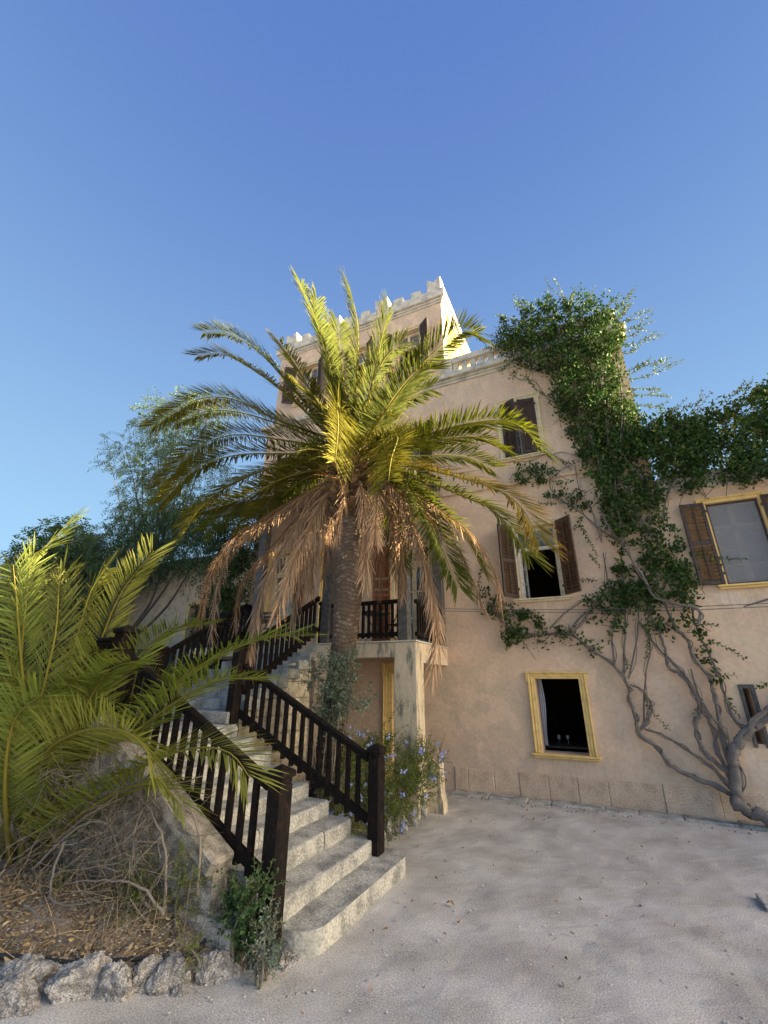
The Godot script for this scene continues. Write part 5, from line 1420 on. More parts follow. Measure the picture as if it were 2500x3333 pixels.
# a shrub of shoots rising from one foot
func shrub(called: String, label: String, category: String, at: Vector3, spots: Array, leaf: float, wide: float, c0: Color, c1: Color, density: float, stems := 10) -> Node3D:
	var o := thing(called, label, category, at)
	var s := Shape.new()
	var places := []
	var tints := []
	for k in spots.size():
		var e: Array = spots[k]                   # centre, radii
		var c: Vector3 = e[0]
		var r: Vector3 = e[1]
		var n := int(density * r.x * r.y * r.z * 4.2)
		if k < stems:
			s.tube(even(smooth([at + any_dir() * 0.05, (at + c) / 2 + any_dir() * 0.1, c], 5), 8), taper(8, 0.014, 0.005), 5, Color(0.24, 0.21, 0.17), Color(0.22, 0.2, 0.15), false)
		for j in maxi(4, n):
			var q := any_dir() * pow(rng.randf(), 0.42)
			var p := c + Vector3(q.x * r.x, q.y * r.y, q.z * r.z)
			var d := (q + Vector3(0, 0.35, 0) + any_dir() * 0.5).normalized()
			shoot(s, p - d * 0.05, p + d * rng.randf_range(0.08, 0.2), leaf, leaf * 0.32, places, tints, c0, c1, 0.1, 0.003)
	build(s, "stems", M.leaf, o)
	tag(scatter("foliage", leaf_mesh(wide), places, tints, o), "", "", "", "stuff")
	return o

func plants() -> void:
	# plumbago behind the right newel
	var spots := []
	for e in [[-3.5, 0.55, -6.5, 0.45, 0.5, 0.4], [-3.1, 0.45, -6.7, 0.42, 0.42, 0.35], [-2.85, 0.55, -7.0, 0.35, 0.45, 0.3], [-3.35, 0.9, -7.0, 0.35, 0.3, 0.3], [-2.75, 0.75, -7.35, 0.3, 0.35, 0.25], [-3.75, 0.8, -6.9, 0.3, 0.35, 0.3], [-3.0, 0.15, -6.35, 0.25, 0.25, 0.25], [-3.55, 0.3, -6.0, 0.3, 0.4, 0.25], [-3.3, 0.15, -5.85, 0.2, 0.25, 0.2]]:
		spots.append([Vector3(e[0], e[1], e[2]), Vector3(e[3], e[4], e[5])])
	var o := shrub("plumbago_bush", "loose green bush with pale blue flowers behind the right newel post", "bush", Vector3(-3.3, -0.12, -6.7), spots, 0.048, 0.42, Color(0.075, 0.125, 0.03), Color(0.17, 0.21, 0.05), 1100.0)
	var s := Shape.new()
	var places := []
	var tints := []
	for e in [[Vector3(-3.6, 0.9, -7.0), Vector3(-3.3, 1.35, -7.05)], [Vector3(-3.3, 1.0, -7.1), Vector3(-2.95, 1.3, -7.2)], [Vector3(-3.3, 1.3, -7.1), Vector3(-3.0, 1.62, -7.3)], [Vector3(-2.9, 0.8, -7.4), Vector3(-2.85, 1.2, -7.4)], [Vector3(-2.7, 0.7, -7.3), Vector3(-2.35, 0.85, -7.1)], [Vector3(-3.9, 0.9, -6.6), Vector3(-3.95, 1.4, -6.5)], [Vector3(-3.0, 0.9, -6.8), Vector3(-2.9, 1.2, -6.8)], [Vector3(-3.8, 0.8, -6.7), Vector3(-3.7, 1.2, -6.7)]]:
		shoot(s, e[0], e[1], 0.05, 0.02, places, tints, Color(0.06, 0.10, 0.03), Color(0.12, 0.14, 0.04))
	build(s, "shoots", M.leaf, o)
	tag(scatter("shoot_leaves", leaf_mesh(0.42), places, tints, o), "", "", "", "stuff")
	places = []
	tints = []
	for k in 84:
		var c: Vector3
		var e: Array = spots[rng.randi() % spots.size()]
		var q := any_dir()
		q.z = absf(q.z)
		c = e[0] + Vector3(q.x * e[1].x, q.y * e[1].y * 0.9 + 0.05, q.z * e[1].z) * 1.22
		for j in rng.randi_range(4, 9):
			var at := c + any_dir() * rng.randf_range(0.01, 0.045)
			var axis := (Vector3(0.1, 0.4, 0.8) + any_dir() * 0.6).normalized()
			var f := frame_of(axis, rng.randf() * TAU)
			for m in 5:
				var d := (f.x * cos(TAU * m / 5) + f.z * sin(TAU * m / 5) + axis * 0.25).normalized()
				places.append(Transform3D(Basis(axis.cross(d).normalized(), d, axis).scaled(Vector3.ONE * rng.randf_range(0.014, 0.020)), at))
				tints.append(Color(0.33, 0.40, 0.74) * rng.randf_range(0.85, 1.2))
	tag(scatter("flowers", leaf_mesh(0.75, 0.1, M.petal), places, tints, o), "pale blue five petalled flowers", "", "", "stuff")
	# silvery climber on the palm trunk
	spots = []
	for e in [[-3.85, 1.5, 0.18, 0.22], [-3.7, 1.75, 0.26, 0.25], [-3.75, 2.05, 0.25, 0.25], [-3.6, 2.2, 0.2, 0.15], [-3.55, 1.95, 0.2, 0.2], [-3.45, 1.62, 0.14, 0.12], [-3.28, 1.55, 0.12, 0.07], [-3.12, 1.7, 0.1, 0.1], [-4.12, 1.95, 0.1, 0.16], [-4.2, 2.12, 0.07, 0.1], [-3.42, 2.28, 0.1, 0.12], [-3.75, 1.4, 0.2, 0.12]]:
		spots.append([Vector3(e[0], e[1], -6.02), Vector3(e[2], e[3], 0.12)])
	shrub("silvery_climber", "grey green leafy climber wrapped round the palm trunk", "climbing plant", Vector3(-3.72, -0.1, -6.0), spots, 0.075, 0.4, Color(0.11, 0.16, 0.115), Color(0.20, 0.25, 0.185), 2000.0)
	# by the left newel
	spots = []
	for e in [[-2.80, 0.22, -3.36, 0.13, 0.16, 0.1], [-2.72, 0.35, -3.40, 0.10, 0.12, 0.08], [-2.90, 0.32, -3.38, 0.08, 0.12, 0.08], [-2.75, 0.10, -3.34, 0.12, 0.1, 0.08]]:
		spots.append([Vector3(e[0], e[1], e[2]), Vector3(e[3], e[4], e[5])])
	shrub("evergreen_shrub", "small dark green round leaved shrub at the left newel post", "shrub", Vector3(-2.79, 0.0, -3.36), spots, 0.05, 0.75, Color(0.035, 0.075, 0.03), Color(0.07, 0.13, 0.05), 5200.0)
	spots = []
	for e in [[-2.52, 0.12, -3.34, 0.10, 0.14, 0.07], [-2.50, 0.0, -3.36, 0.12, 0.09, 0.08], [-2.56, 0.22, -3.34, 0.06, 0.1, 0.06]]:
		spots.append([Vector3(e[0], e[1], e[2]), Vector3(e[3], e[4], e[5])])
	shrub("glaucous_shrub", "small blue grey shrub growing at the corner of the lowest step", "shrub", Vector3(-2.52, -0.12, -3.34), spots, 0.04, 0.38, Color(0.12, 0.17, 0.15), Color(0.2, 0.26, 0.23), 6000.0)
	# greenery in the bed under the branches
	for e in [[Vector3(-3.75, 0.3, -3.2), Vector3(0.22, 0.2, 0.14), "low bright green weed under the bare branches"], [Vector3(-3.35, 0.4, -3.25), Vector3(0.2, 0.28, 0.08), "wispy green weed against the sloping stair wall"], [Vector3(-4.55, 0.2, -3.05), Vector3(0.12, 0.12, 0.1), "little green weed beside the young palm"], [Vector3(-2.98, 0.12, -3.05), Vector3(0.12, 0.08, 0.12), "sparse yellowish weed near the hose loop"]]:
		shrub("weed", e[2], "weed", e[0] - Vector3(0, e[1].y, 0), [[e[0], e[1]]], 0.032, 0.4, Color(0.08, 0.13, 0.03), Color(0.15, 0.19, 0.05), 2200.0)

# ------------------------------------------------------------------ trees
func tree(called: String, label: String, at: Vector3, height: float, spread: Array, trunk: float, leaf: float, wide: float, c0: Color, c1: Color, per: int, droop: float, group := "") -> void:
	var o := thing(called, label, "tree", at, group)
	var s := Shape.new()
	var heart := at + Vector3(0, height * 0.45, 0)
	s.tube(smooth([at, at + Vector3(0.1, height * 0.25, 0.05), heart], 5), taper(11, trunk, trunk * 0.6), 8, Color(0.17, 0.14, 0.11), Color(0.15, 0.125, 0.10))
	var places := []
	var tints := []
	for e in spread:
		var c: Vector3 = at + e[0]
		var r: Vector3 = e[1]
		s.tube(smooth([at + Vector3(0, height * rng.randf_range(0.38, 0.45), 0), (heart + c) / 2 + any_dir() * 0.45, c], 5), taper(11, trunk * 0.3, 0.012), 6, Color(0.15, 0.125, 0.10), Color(0.12, 0.1, 0.08), false)
		var n := int(per * r.x * r.y * r.z)
		for k in n:
			var q := any_dir() * pow(rng.randf(), 0.4)
			var p := c + Vector3(q.x * r.x, q.y * r.y, q.z * r.z)
			var d := (q * 0.7 + any_dir() * 0.6 + Vector3(0, 0.25 - droop, 0)).normalized()
			var long := rng.randf_range(0.3, 0.65)
			if k % 2 == 0:
				s.tube([c.lerp(p, 0.55), p, p + d * long], [0.011, 0.007, 0.003], 3, Color(0.12, 0.1, 0.08), Color(0.12, 0.12, 0.07), false)
			var t0 := green(c0, c1, 0.75, 1.25)
			var m := 15
			for j in m:
				var f := (j + 0.5) / m
				var w := (frame_of(d, j * 2.4).x + d * 0.5 + Vector3(0, -droop * 0.8, 0)).normalized()
				places.append(leaf_place(p + d * long * f + Vector3(0, -droop * 0.35 * f * f * long, 0), w, leaf * rng.randf_range(0.7, 1.2)))
				tints.append(t0 * rng.randf_range(0.85, 1.15))
	build(s, "trunk", M.bark, o)
	tag(scatter("crown", leaf_mesh(wide), places, tints, o), "", "", "", "stuff")

func trees() -> void:
	tree("feathery_tree", "airy tall tree with fine bluish leaves rising above the others on the left", Vector3(-15.2, -0.2, -10.9), 10.0,
		[[Vector3(1.7, 12.7, 0), Vector3(1.2, 1.0, 0.9)], [Vector3(-0.3, 13.6, 0), Vector3(1.4, 0.9, 0.9)], [Vector3(-2.1, 13.7, 0), Vector3(1.1, 0.9, 0.8)], [Vector3(-3.5, 12.3, 0.1), Vector3(0.9, 0.7, 0.8)], [Vector3(-1.0, 12.2, 0), Vector3(1.3, 0.9, 0.8)], [Vector3(0.9, 11.3, 0), Vector3(1.3, 0.9, 0.9)], [Vector3(-2.0, 10.9, 0), Vector3(1.2, 0.9, 0.7)], [Vector3(-0.1, 10.1, 0), Vector3(1.3, 0.9, 0.9)], [Vector3(1.9, 10.2, 0.2), Vector3(1.2, 0.9, 0.9)], [Vector3(-1.5, 9.2, 0.2), Vector3(1.2, 0.9, 0.9)], [Vector3(0.8, 8.7, 0.2), Vector3(1.4, 0.9, 0.9)], [Vector3(-4.4, 11.6, 0), Vector3(0.6, 0.4, 0.5)]], 0.13, 0.13, 0.26, Color(0.06, 0.105, 0.055), Color(0.10, 0.148, 0.075), 150, 0.6)
	tree("pepper_tree", "dense dark green drooping pepper tree against the pale outbuilding", Vector3(-13.9, -0.2, -9.2), 7.0,
		[[Vector3(0.5, 7.0, 0), Vector3(1.4, 0.9, 1.0)], [Vector3(-1.2, 6.6, 0), Vector3(1.5, 1.0, 1.0)], [Vector3(-2.6, 6.3, 0.3), Vector3(1.4, 1.1, 0.9)], [Vector3(1.9, 7.1, 0), Vector3(1.3, 0.9, 1.0)], [Vector3(3.2, 7.1, 0), Vector3(1.3, 0.8, 0.9)], [Vector3(0.2, 5.9, 0), Vector3(1.4, 0.8, 0.9)], [Vector3(-1.6, 5.2, 0.2), Vector3(1.4, 1.0, 0.8)], [Vector3(-3.2, 5.0, 0), Vector3(1.1, 1.3, 1.0)], [Vector3(-1.3, 4.0, 0.2), Vector3(1.0, 0.9, 0.7)], [Vector3(-2.6, 3.6, 0.2), Vector3(1.2, 1.0, 0.8)], [Vector3(1.9, 6.1, 0.2), Vector3(1.2, 0.7, 0.8)], [Vector3(3.4, 5.9, 0.2), Vector3(0.9, 0.8, 0.7)], [Vector3(-0.6, 3.2, 0.3), Vector3(0.8, 0.7, 0.6)]], 0.2, 0.13, 0.22, Color(0.03, 0.066, 0.034), Color(0.065, 0.115, 0.052), 210, 1.0)
	tree("laurel_tree", "round dark evergreen left of the pepper tree beyond the terrace", Vector3(-18.4, -0.2, -9.0), 6.2,
		[[Vector3(0.4, 6.6, 0), Vector3(1.6, 1.2, 1.1)], [Vector3(-1.3, 5.4, 0), Vector3(1.4, 1.4, 1.1)], [Vector3(1.3, 4.9, 0), Vector3(1.3, 1.4, 1.1)], [Vector3(0.2, 3.4, 0.3), Vector3(1.7, 1.3, 1.1)], [Vector3(-2.6, 3.9, 0), Vector3(1.3, 1.3, 1.0)]], 0.24, 0.14, 0.42, Color(0.028, 0.06, 0.025), Color(0.06, 0.11, 0.04), 190, 0.2)
	tree("sunlit_shrub", "tall yellowish sunlit shrub behind the young palm at the left edge", Vector3(-11.6, -0.2, -5.4), 4.6,
		[[Vector3(0, 3.8, 0), Vector3(0.9, 0.8, 0.7)], [Vector3(-1.1, 3.6, 0), Vector3(0.8, 0.8, 0.7)], [Vector3(0.6, 3.0, 0), Vector3(0.8, 0.8, 0.7)], [Vector3(-0.6, 2.6, 0.2), Vector3(1.0, 0.8, 0.7)], [Vector3(-2.1, 3.0, 0), Vector3(0.9, 0.9, 0.7)], [Vector3(0.2, 1.6, 0.2), Vector3(1.2, 0.8, 0.7)], [Vector3(-1.8, 1.6, 0.2), Vector3(1.1, 0.9, 0.7)]], 0.1, 0.09, 0.42, Color(0.10, 0.12, 0.03), Color(0.2, 0.2, 0.05), 380, 0.1)
	tree("climbing_shrub", "dark leafy shrub beside the veranda window behind the dead fronds", Vector3(-8.9, -0.1, -8.7), 4.5,
		[[Vector3(0, 3.6, 0), Vector3(0.5, 0.9, 0.4)], [Vector3(0.1, 4.6, 0), Vector3(0.5, 0.8, 0.4)], [Vector3(0.1, 5.6, 0), Vector3(0.7, 0.6, 0.5)], [Vector3(0, 2.6, 0), Vector3(0.5, 0.8, 0.4)]], 0.08, 0.10, 0.45, Color(0.025, 0.05, 0.02), Color(0.05, 0.09, 0.03), 900, 0.2)

# ------------------------------------------------------------------ garden things
func boulder(called: String, label: String, at: Vector3, half: Vector3, seed_: int, group := "") -> void:
	var f := FastNoiseLite.new()
	f.seed = seed_
	f.frequency = 1.0
	f.fractal_octaves = 4
	var s := Shape.new()
	var rows := 30
	var cols := 44
	var g := RandomNumberGenerator.new()
	g.seed = seed_
	var spin := g.randf_range(-0.8, 0.8)
	var tip := g.randf_range(-0.35, 0.35)
	var cuts := []
	for k in 15:
		var q := Vector3(g.randf_range(-1, 1), g.randf_range(-0.8, 1), g.randf_range(-1, 1)).normalized()
		cuts.append([q, g.randf_range(0.70, 1.0)])
	var p := func(i: int, j: int) -> Vector3:
		var th := PI * i / rows
		var ph := TAU * (j % cols) / cols
		var d := Vector3(sin(th) * cos(ph), cos(th), sin(th) * sin(ph))
		var k := 1.25
		for c in cuts:
			var w: float = (c[0] as Vector3).dot(d)
			if w > 0.05: k = minf(k, c[1] / w)
		k *= 1.0 + 0.16 * f.get_noise_3dv(d * 1.6) + 0.12 * f.get_noise_3dv(d * 4.0 + Vector3(7, 0, 0)) - 0.10 * maxf(0.0, f.get_noise_3dv(d * 8.0 + Vector3(0, 9, 0)))
		return at + (d * k * half * Vector3(0.98, 1.12, 1.1)).rotated(Vector3.BACK, tip).rotated(Vector3.UP, spin)
	for i in rows:
		for j in cols:
			var a: Vector3 = p.call(i, j)
			var b: Vector3 = p.call(i + 1, j)
			var d: Vector3 = p.call(i + 1, j + 1)
			var e: Vector3 = p.call(i, j + 1)
			s.out(a, b, d, at)
			if i > 0: s.out(a, d, e, at)
	var o := build(s, called, M.rock, null, at - Vector3(0, half.y, 0))
	tag(o, label, "rock", group)

func ground_y(x: float, z: float) -> float:
	return -0.11 + 0.10 * smoothstep(-6.5, -9.2, z)

func bed_line(x: float) -> float:             # z of the rock border at x
	return -2.94 - (x + 3.2) * (0.5 if x < -3.2 else 1.05)

func soil_y(x: float, z: float) -> float:
	var d := bed_line(x) - z
	return -0.31 + 0.30 * smoothstep(-0.10, 0.08, d) + 0.22 * smoothstep(0.06, 0.70, d)

func grounds() -> void:
	var f := FastNoiseLite.new()
	f.seed = 5
	f.frequency = 0.9
	f.fractal_octaves = 4
	var s := Shape.new()
	var n := 150
	var at := func(i: int, j: int) -> Vector3:
		var x := -10.0 + 16.0 * i / n
		var z := -9.4 + 12.0 * j / n
		return Vector3(x, ground_y(x, z) + f.get_noise_2d(x, z) * 0.022 + f.get_noise_2d(x * 5, z * 5) * 0.006, z)
	for i in n:
		for j in n:
			var a: Vector3 = at.call(i, j + 1)
			var b: Vector3 = at.call(i + 1, j + 1)
			var d: Vector3 = at.call(i + 1, j)
			var e: Vector3 = at.call(i, j)
			s.quad(a, b, d, e)
	# beyond the yard the same sheet runs on to the horizon
	var y := -0.135
	for r in [[-300, -10, -300, 300], [6, 300, -300, 300], [-10, 6, 2.6, 300], [-10, 6, -300, -9.4]]:
		s.quad(Vector3(r[0], y, r[3]), Vector3(r[1], y, r[3]), Vector3(r[1], y, r[2]), Vector3(r[0], y, r[2]))
	tag(build(s, "ground", M.gravel), "pale trodden gravel yard in front of the villa", "ground", "", "structure")
	# soil of the bed, held by the rocks
	s = Shape.new()
	var soil := func(i: int, j: int) -> Vector3:
		var x := -9.5 + 7.1 * i / 110.0
		var z := -3.56 + 2.9 * j / 50.0
		var d := bed_line(x) - z
		var h := -0.31 + 0.30 * smoothstep(-0.10, 0.08, d) + 0.22 * smoothstep(0.06, 0.70, d)
		return Vector3(x, h + (f.get_noise_2d(x * 2.5, z * 2.5) * 0.05 + f.get_noise_2d(x * 9, z * 9) * 0.02) * smoothstep(-0.1, 0.2, d), z)
	for i in 110:
		for j in 50:
			var a: Vector3 = soil.call(i, j + 1)
			var b: Vector3 = soil.call(i + 1, j + 1)
			var d: Vector3 = soil.call(i + 1, j)
			var e: Vector3 = soil.call(i, j)
			if maxf(maxf(a.y, b.y), maxf(d.y, e.y)) > -0.3: s.quad(a, b, d, e)
	tag(build(s, "soil", M.soil), "dry brown soil of the planting bed beside the stairs", "soil", "", "structure")
	# strip of old slabs along the foot of the wall
	var strip := Node3D.new()
	strip.name = "paved_strip"
	add_child(strip)
	tag(strip, "narrow worn stone kerb along the foot of the villa", "kerb", "", "structure")
	var x := -2.9
	while x < 6.5:
		var w := rng.randf_range(0.35, 0.85)
		s = Shape.new()
		s.col = Color.WHITE * rng.randf_range(0.9, 1.15)
		s.box(Vector3(x + 0.004, -0.2, WALL + 0.03), Vector3(x + w - 0.004, 0.015 + rng.randf_range(-0.01, 0.008), WALL + 0.33 + rng.randf_range(-0.02, 0.02)), 0.02)
		build(s, "kerb_stone", M.limestone, strip)
		x += w

func litter() -> void:
	# pebbles, dead leaves and straw: too many to count
	var peb := Shape.new()
	peb.lathe(Vector3.ZERO, [Vector2(0.01, -0.5), Vector2(0.8, -0.25), Vector2(1.0, 0.1), Vector2(0.6, 0.45), Vector2(0.01, 0.55)], 7)
	var places := []
	var tints := []
	for k in 16000:
		var x := rng.randf_range(-3.2, 3.6)
		var z := lerpf(-9.0, -2.2, pow(rng.randf(), 0.7))
		var y := ground_y(x, z)
		if x < -2.45 and z > -5.8: 
			if z < bed_line(x) + 0.05: continue
		var r := rng.randf_range(0.0018, 0.0055) * (2.6 if rng.randf() < 0.05 else 1.0)
		places.append(Transform3D(Basis(Vector3.UP, rng.randf() * TAU).scaled(Vector3(r, r * 0.7, r * rng.randf_range(0.7, 1.3))), Vector3(x, y + 0.004, z)))
		tints.append(Color(0.47, 0.45, 0.43) * rng.randf_range(0.55, 1.3))
	for k in 1600:
		var x := rng.randf_range(-5.5, -2.6)
		var z := bed_line(x) - rng.randf_range(0.05, 0.95)
		if z < -3.5: continue
		var r := rng.randf_range(0.004, 0.014)
		places.append(Transform3D(Basis(Vector3.UP, rng.randf() * TAU).scaled(Vector3(r, r * 0.7, r)), Vector3(x, soil_y(x, z) + rng.randf_range(-0.01, 0.015), z)))
		tints.append(Color(0.36, 0.33, 0.3) * rng.randf_range(0.5, 1.6))
	tag(scatter("pebbles", peb.mesh(mat(Color.WHITE, 0.95)), places, tints), "pale grit and small pebbles strewn over the yard and bed", "pebbles", "", "stuff")
	places = []
	tints = []
	for k in 230:
		var x := rng.randf_range(-2.9, 2.6)
		var z := rng.randf_range(-9.0, -2.6)
		if rng.randf() < 0.5:
			z = -8.8 + rng.randfn(0, 0.12)
		elif x < -1.6 and rng.randf() < 0.6:
			x = -2.2 + absf(rng.randfn(0, 0.3))
			z = rng.randf_range(-8.0, -4.0)
		if x < -2.3 and z > -5.8: continue
		var d := Vector3(rng.randf_range(-1, 1), rng.randf_range(-0.1, 0.35), rng.randf_range(-1, 1)).normalized()
		places.append(leaf_place(Vector3(x, ground_y(x, z) + 0.015, z), d, rng.randf_range(0.02, 0.055)))
		tints.append(green(Color(0.17, 0.09, 0.045), Color(0.30, 0.19, 0.09)))
	for k in 2600:
		var x := rng.randf_range(-5.8, -2.65)
		var z := bed_line(x) - pow(rng.randf(), 0.8) * 1.1
		if z < -3.5: continue
		var d := Vector3(rng.randf_range(-1, 1), rng.randf_range(-0.1, 0.4), rng.randf_range(-1, 1)).normalized()
		places.append(leaf_place(Vector3(x, soil_y(x, z) + rng.randf_range(0, 0.02), z), d, rng.randf_range(0.02, 0.07)))
		tints.append(green(Color(0.15, 0.105, 0.065), Color(0.42, 0.34, 0.22)))
	tag(scatter("fallen_leaves", leaf_mesh(0.5, 0.5, M.dead), places, tints), "dry brown leaves lying in the bed and along the kerb", "leaves", "", "stuff")
	var s := Shape.new()
	for k in 620:
		var x := rng.randf_range(-5.6, -2.7)
		var z := bed_line(x) - pow(rng.randf(), 0.7) * 1.0
		if z < -3.48: continue
		var a := Vector3(x, soil_y(x, z), z)
		var d := Vector3(rng.randf_range(-1, 1), rng.randf_range(0, 0.25) if rng.randf() < 0.75 else rng.randf_range(0.5, 2.2), rng.randf_range(-1, 1)).normalized()
		var long := rng.randf_range(0.08, 0.38)
		var c := Color(0.44, 0.34, 0.20) * rng.randf_range(0.5, 1.25)
		s.tube([a, a + d * long * 0.5, a + d * long + Vector3(0, -0.03, 0)], [0.0028, 0.0025, 0.0012], 3, c, c, false)
	tag(build(s, "dry_grass", M.dead), "straw coloured dry grass and twigs lying on the bed", "dry grass", "", "stuff")
	var lf := Shape.new()
	lf.tri_c(Vector3(-1.73, -0.095, -5.05), Vector3(-1.67, -0.07, -5.09), Vector3(-1.695, -0.055, -5.03), Color(0.2, 0.12, 0.07), Color(0.2, 0.12, 0.07), Color(0.26, 0.16, 0.09))
	lf.tri_c(Vector3(-1.67, -0.07, -5.09), Vector3(-1.635, -0.092, -5.04), Vector3(-1.695, -0.055, -5.03), Color(0.2, 0.12, 0.07), Color(0.14, 0.09, 0.05), Color(0.26, 0.16, 0.09))
	tag(build(lf, "curled_leaf", M.dead, null, Vector3(-1.68, -0.1, -5.06)), "single curled brown leaf lying on the open gravel", "leaf")

func branches() -> void:
	var o := thing("bare_shrub", "leggy bare shrub with pale twisted branches in front of the stair wall", "shrub", Vector3(-4.2, 0.15, -3.15))
	for e in [[[-3.62, 0.18, -3.2], [-3.82, 0.45, -3.12], [-3.86, 0.85, -3.15], [-3.7, 1.05, -3.2]], [[-3.45, 0.18, -3.2], [-3.5, 0.6, -3.15], [-3.75, 0.85, -3.15], [-4.2, 1.02, -3.2]], [[-3.22, 0.3, -3.3], [-3.3, 0.75, -3.28], [-3.6, 1.0, -3.25], [-3.95, 1.05, -3.2], [-4.4, 0.95, -3.2]], [[-4.85, 0.2, -3.05], [-4.4, 0.48, -3.1], [-4.1, 0.62, -3.1], [-3.7, 0.98, -3.2], [-3.35, 1.12, -3.3]], [[-4.95, 0.3, -3.0], [-4.6, 0.62, -3.05], [-4.25, 0.72, -3.1], [-4.0, 0.55, -3.1], [-3.95, 0.5, -3.1]], [[-5.1, 0.2, -3.0], [-4.75, 0.12, -2.85], [-4.45, 0.2, -2.75], [-4.2, 0.19, -2.7], [-3.9, 0.22, -2.75]], [[-4.6, 0.55, -3.0], [-4.5, 0.3, -2.9], [-4.25, 0.22, -2.85], [-3.85, 0.3, -2.9]], [[-4.3, 0.2, -3.3], [-4.2, 0.7, -3.3], [-4.0, 1.05, -3.3], [-4.05, 1.3, -3.35]], [[-4.0, 0.2, -3.3], [-3.9, 0.6, -3.3], [-4.2, 0.95, -3.3], [-4.6, 1.15, -3.3]], [[-3.4, 0.2, -3.15], [-3.65, 0.35, -3.1], [-3.95, 0.38, -3.0], [-4.4, 0.3, -2.95]]]:
		var pts := []
		for q in e: pts.append(Vector3(q[0], q[1], q[2]))
		var path := smooth(pts, 5)
		for i in path.size(): path[i] += any_dir() * 0.008
		var s := Shape.new()
		s.tube(path, taper(path.size(), 0.013, 0.005), 6, Color(0.22, 0.195, 0.17), Color(0.20, 0.17, 0.145), true, 0.1, rng)
		build(s, "branch", mat(Color.WHITE, 0.9), o)
	var s := Shape.new()
	for k in 1100:
		var a := Vector3(rng.randf_range(-5.8, -3.25), rng.randf_range(0.2, 1.2), rng.randf_range(-3.35, -2.95))
		if a.y > 1.42 - 0.5 * (a.x + 4.6) or rng.randf() > smoothstep(-3.1, -4.0, a.x) + 0.15: continue
		var d := (any_dir() + Vector3(0, -0.2, 0)).normalized()
		var long := rng.randf_range(0.12, 0.5)
		var c := Color(0.22, 0.19, 0.15) * rng.randf_range(0.3, 1.25)
		s.tube([a, a + d * long * 0.5 + any_dir() * 0.03, a + d * long + any_dir() * 0.06], [0.004, 0.003, 0.0015], 3, c, c, false)
	tag(build(s, "twigs", mat(Color.WHITE, 0.9), o), "", "", "", "stuff")

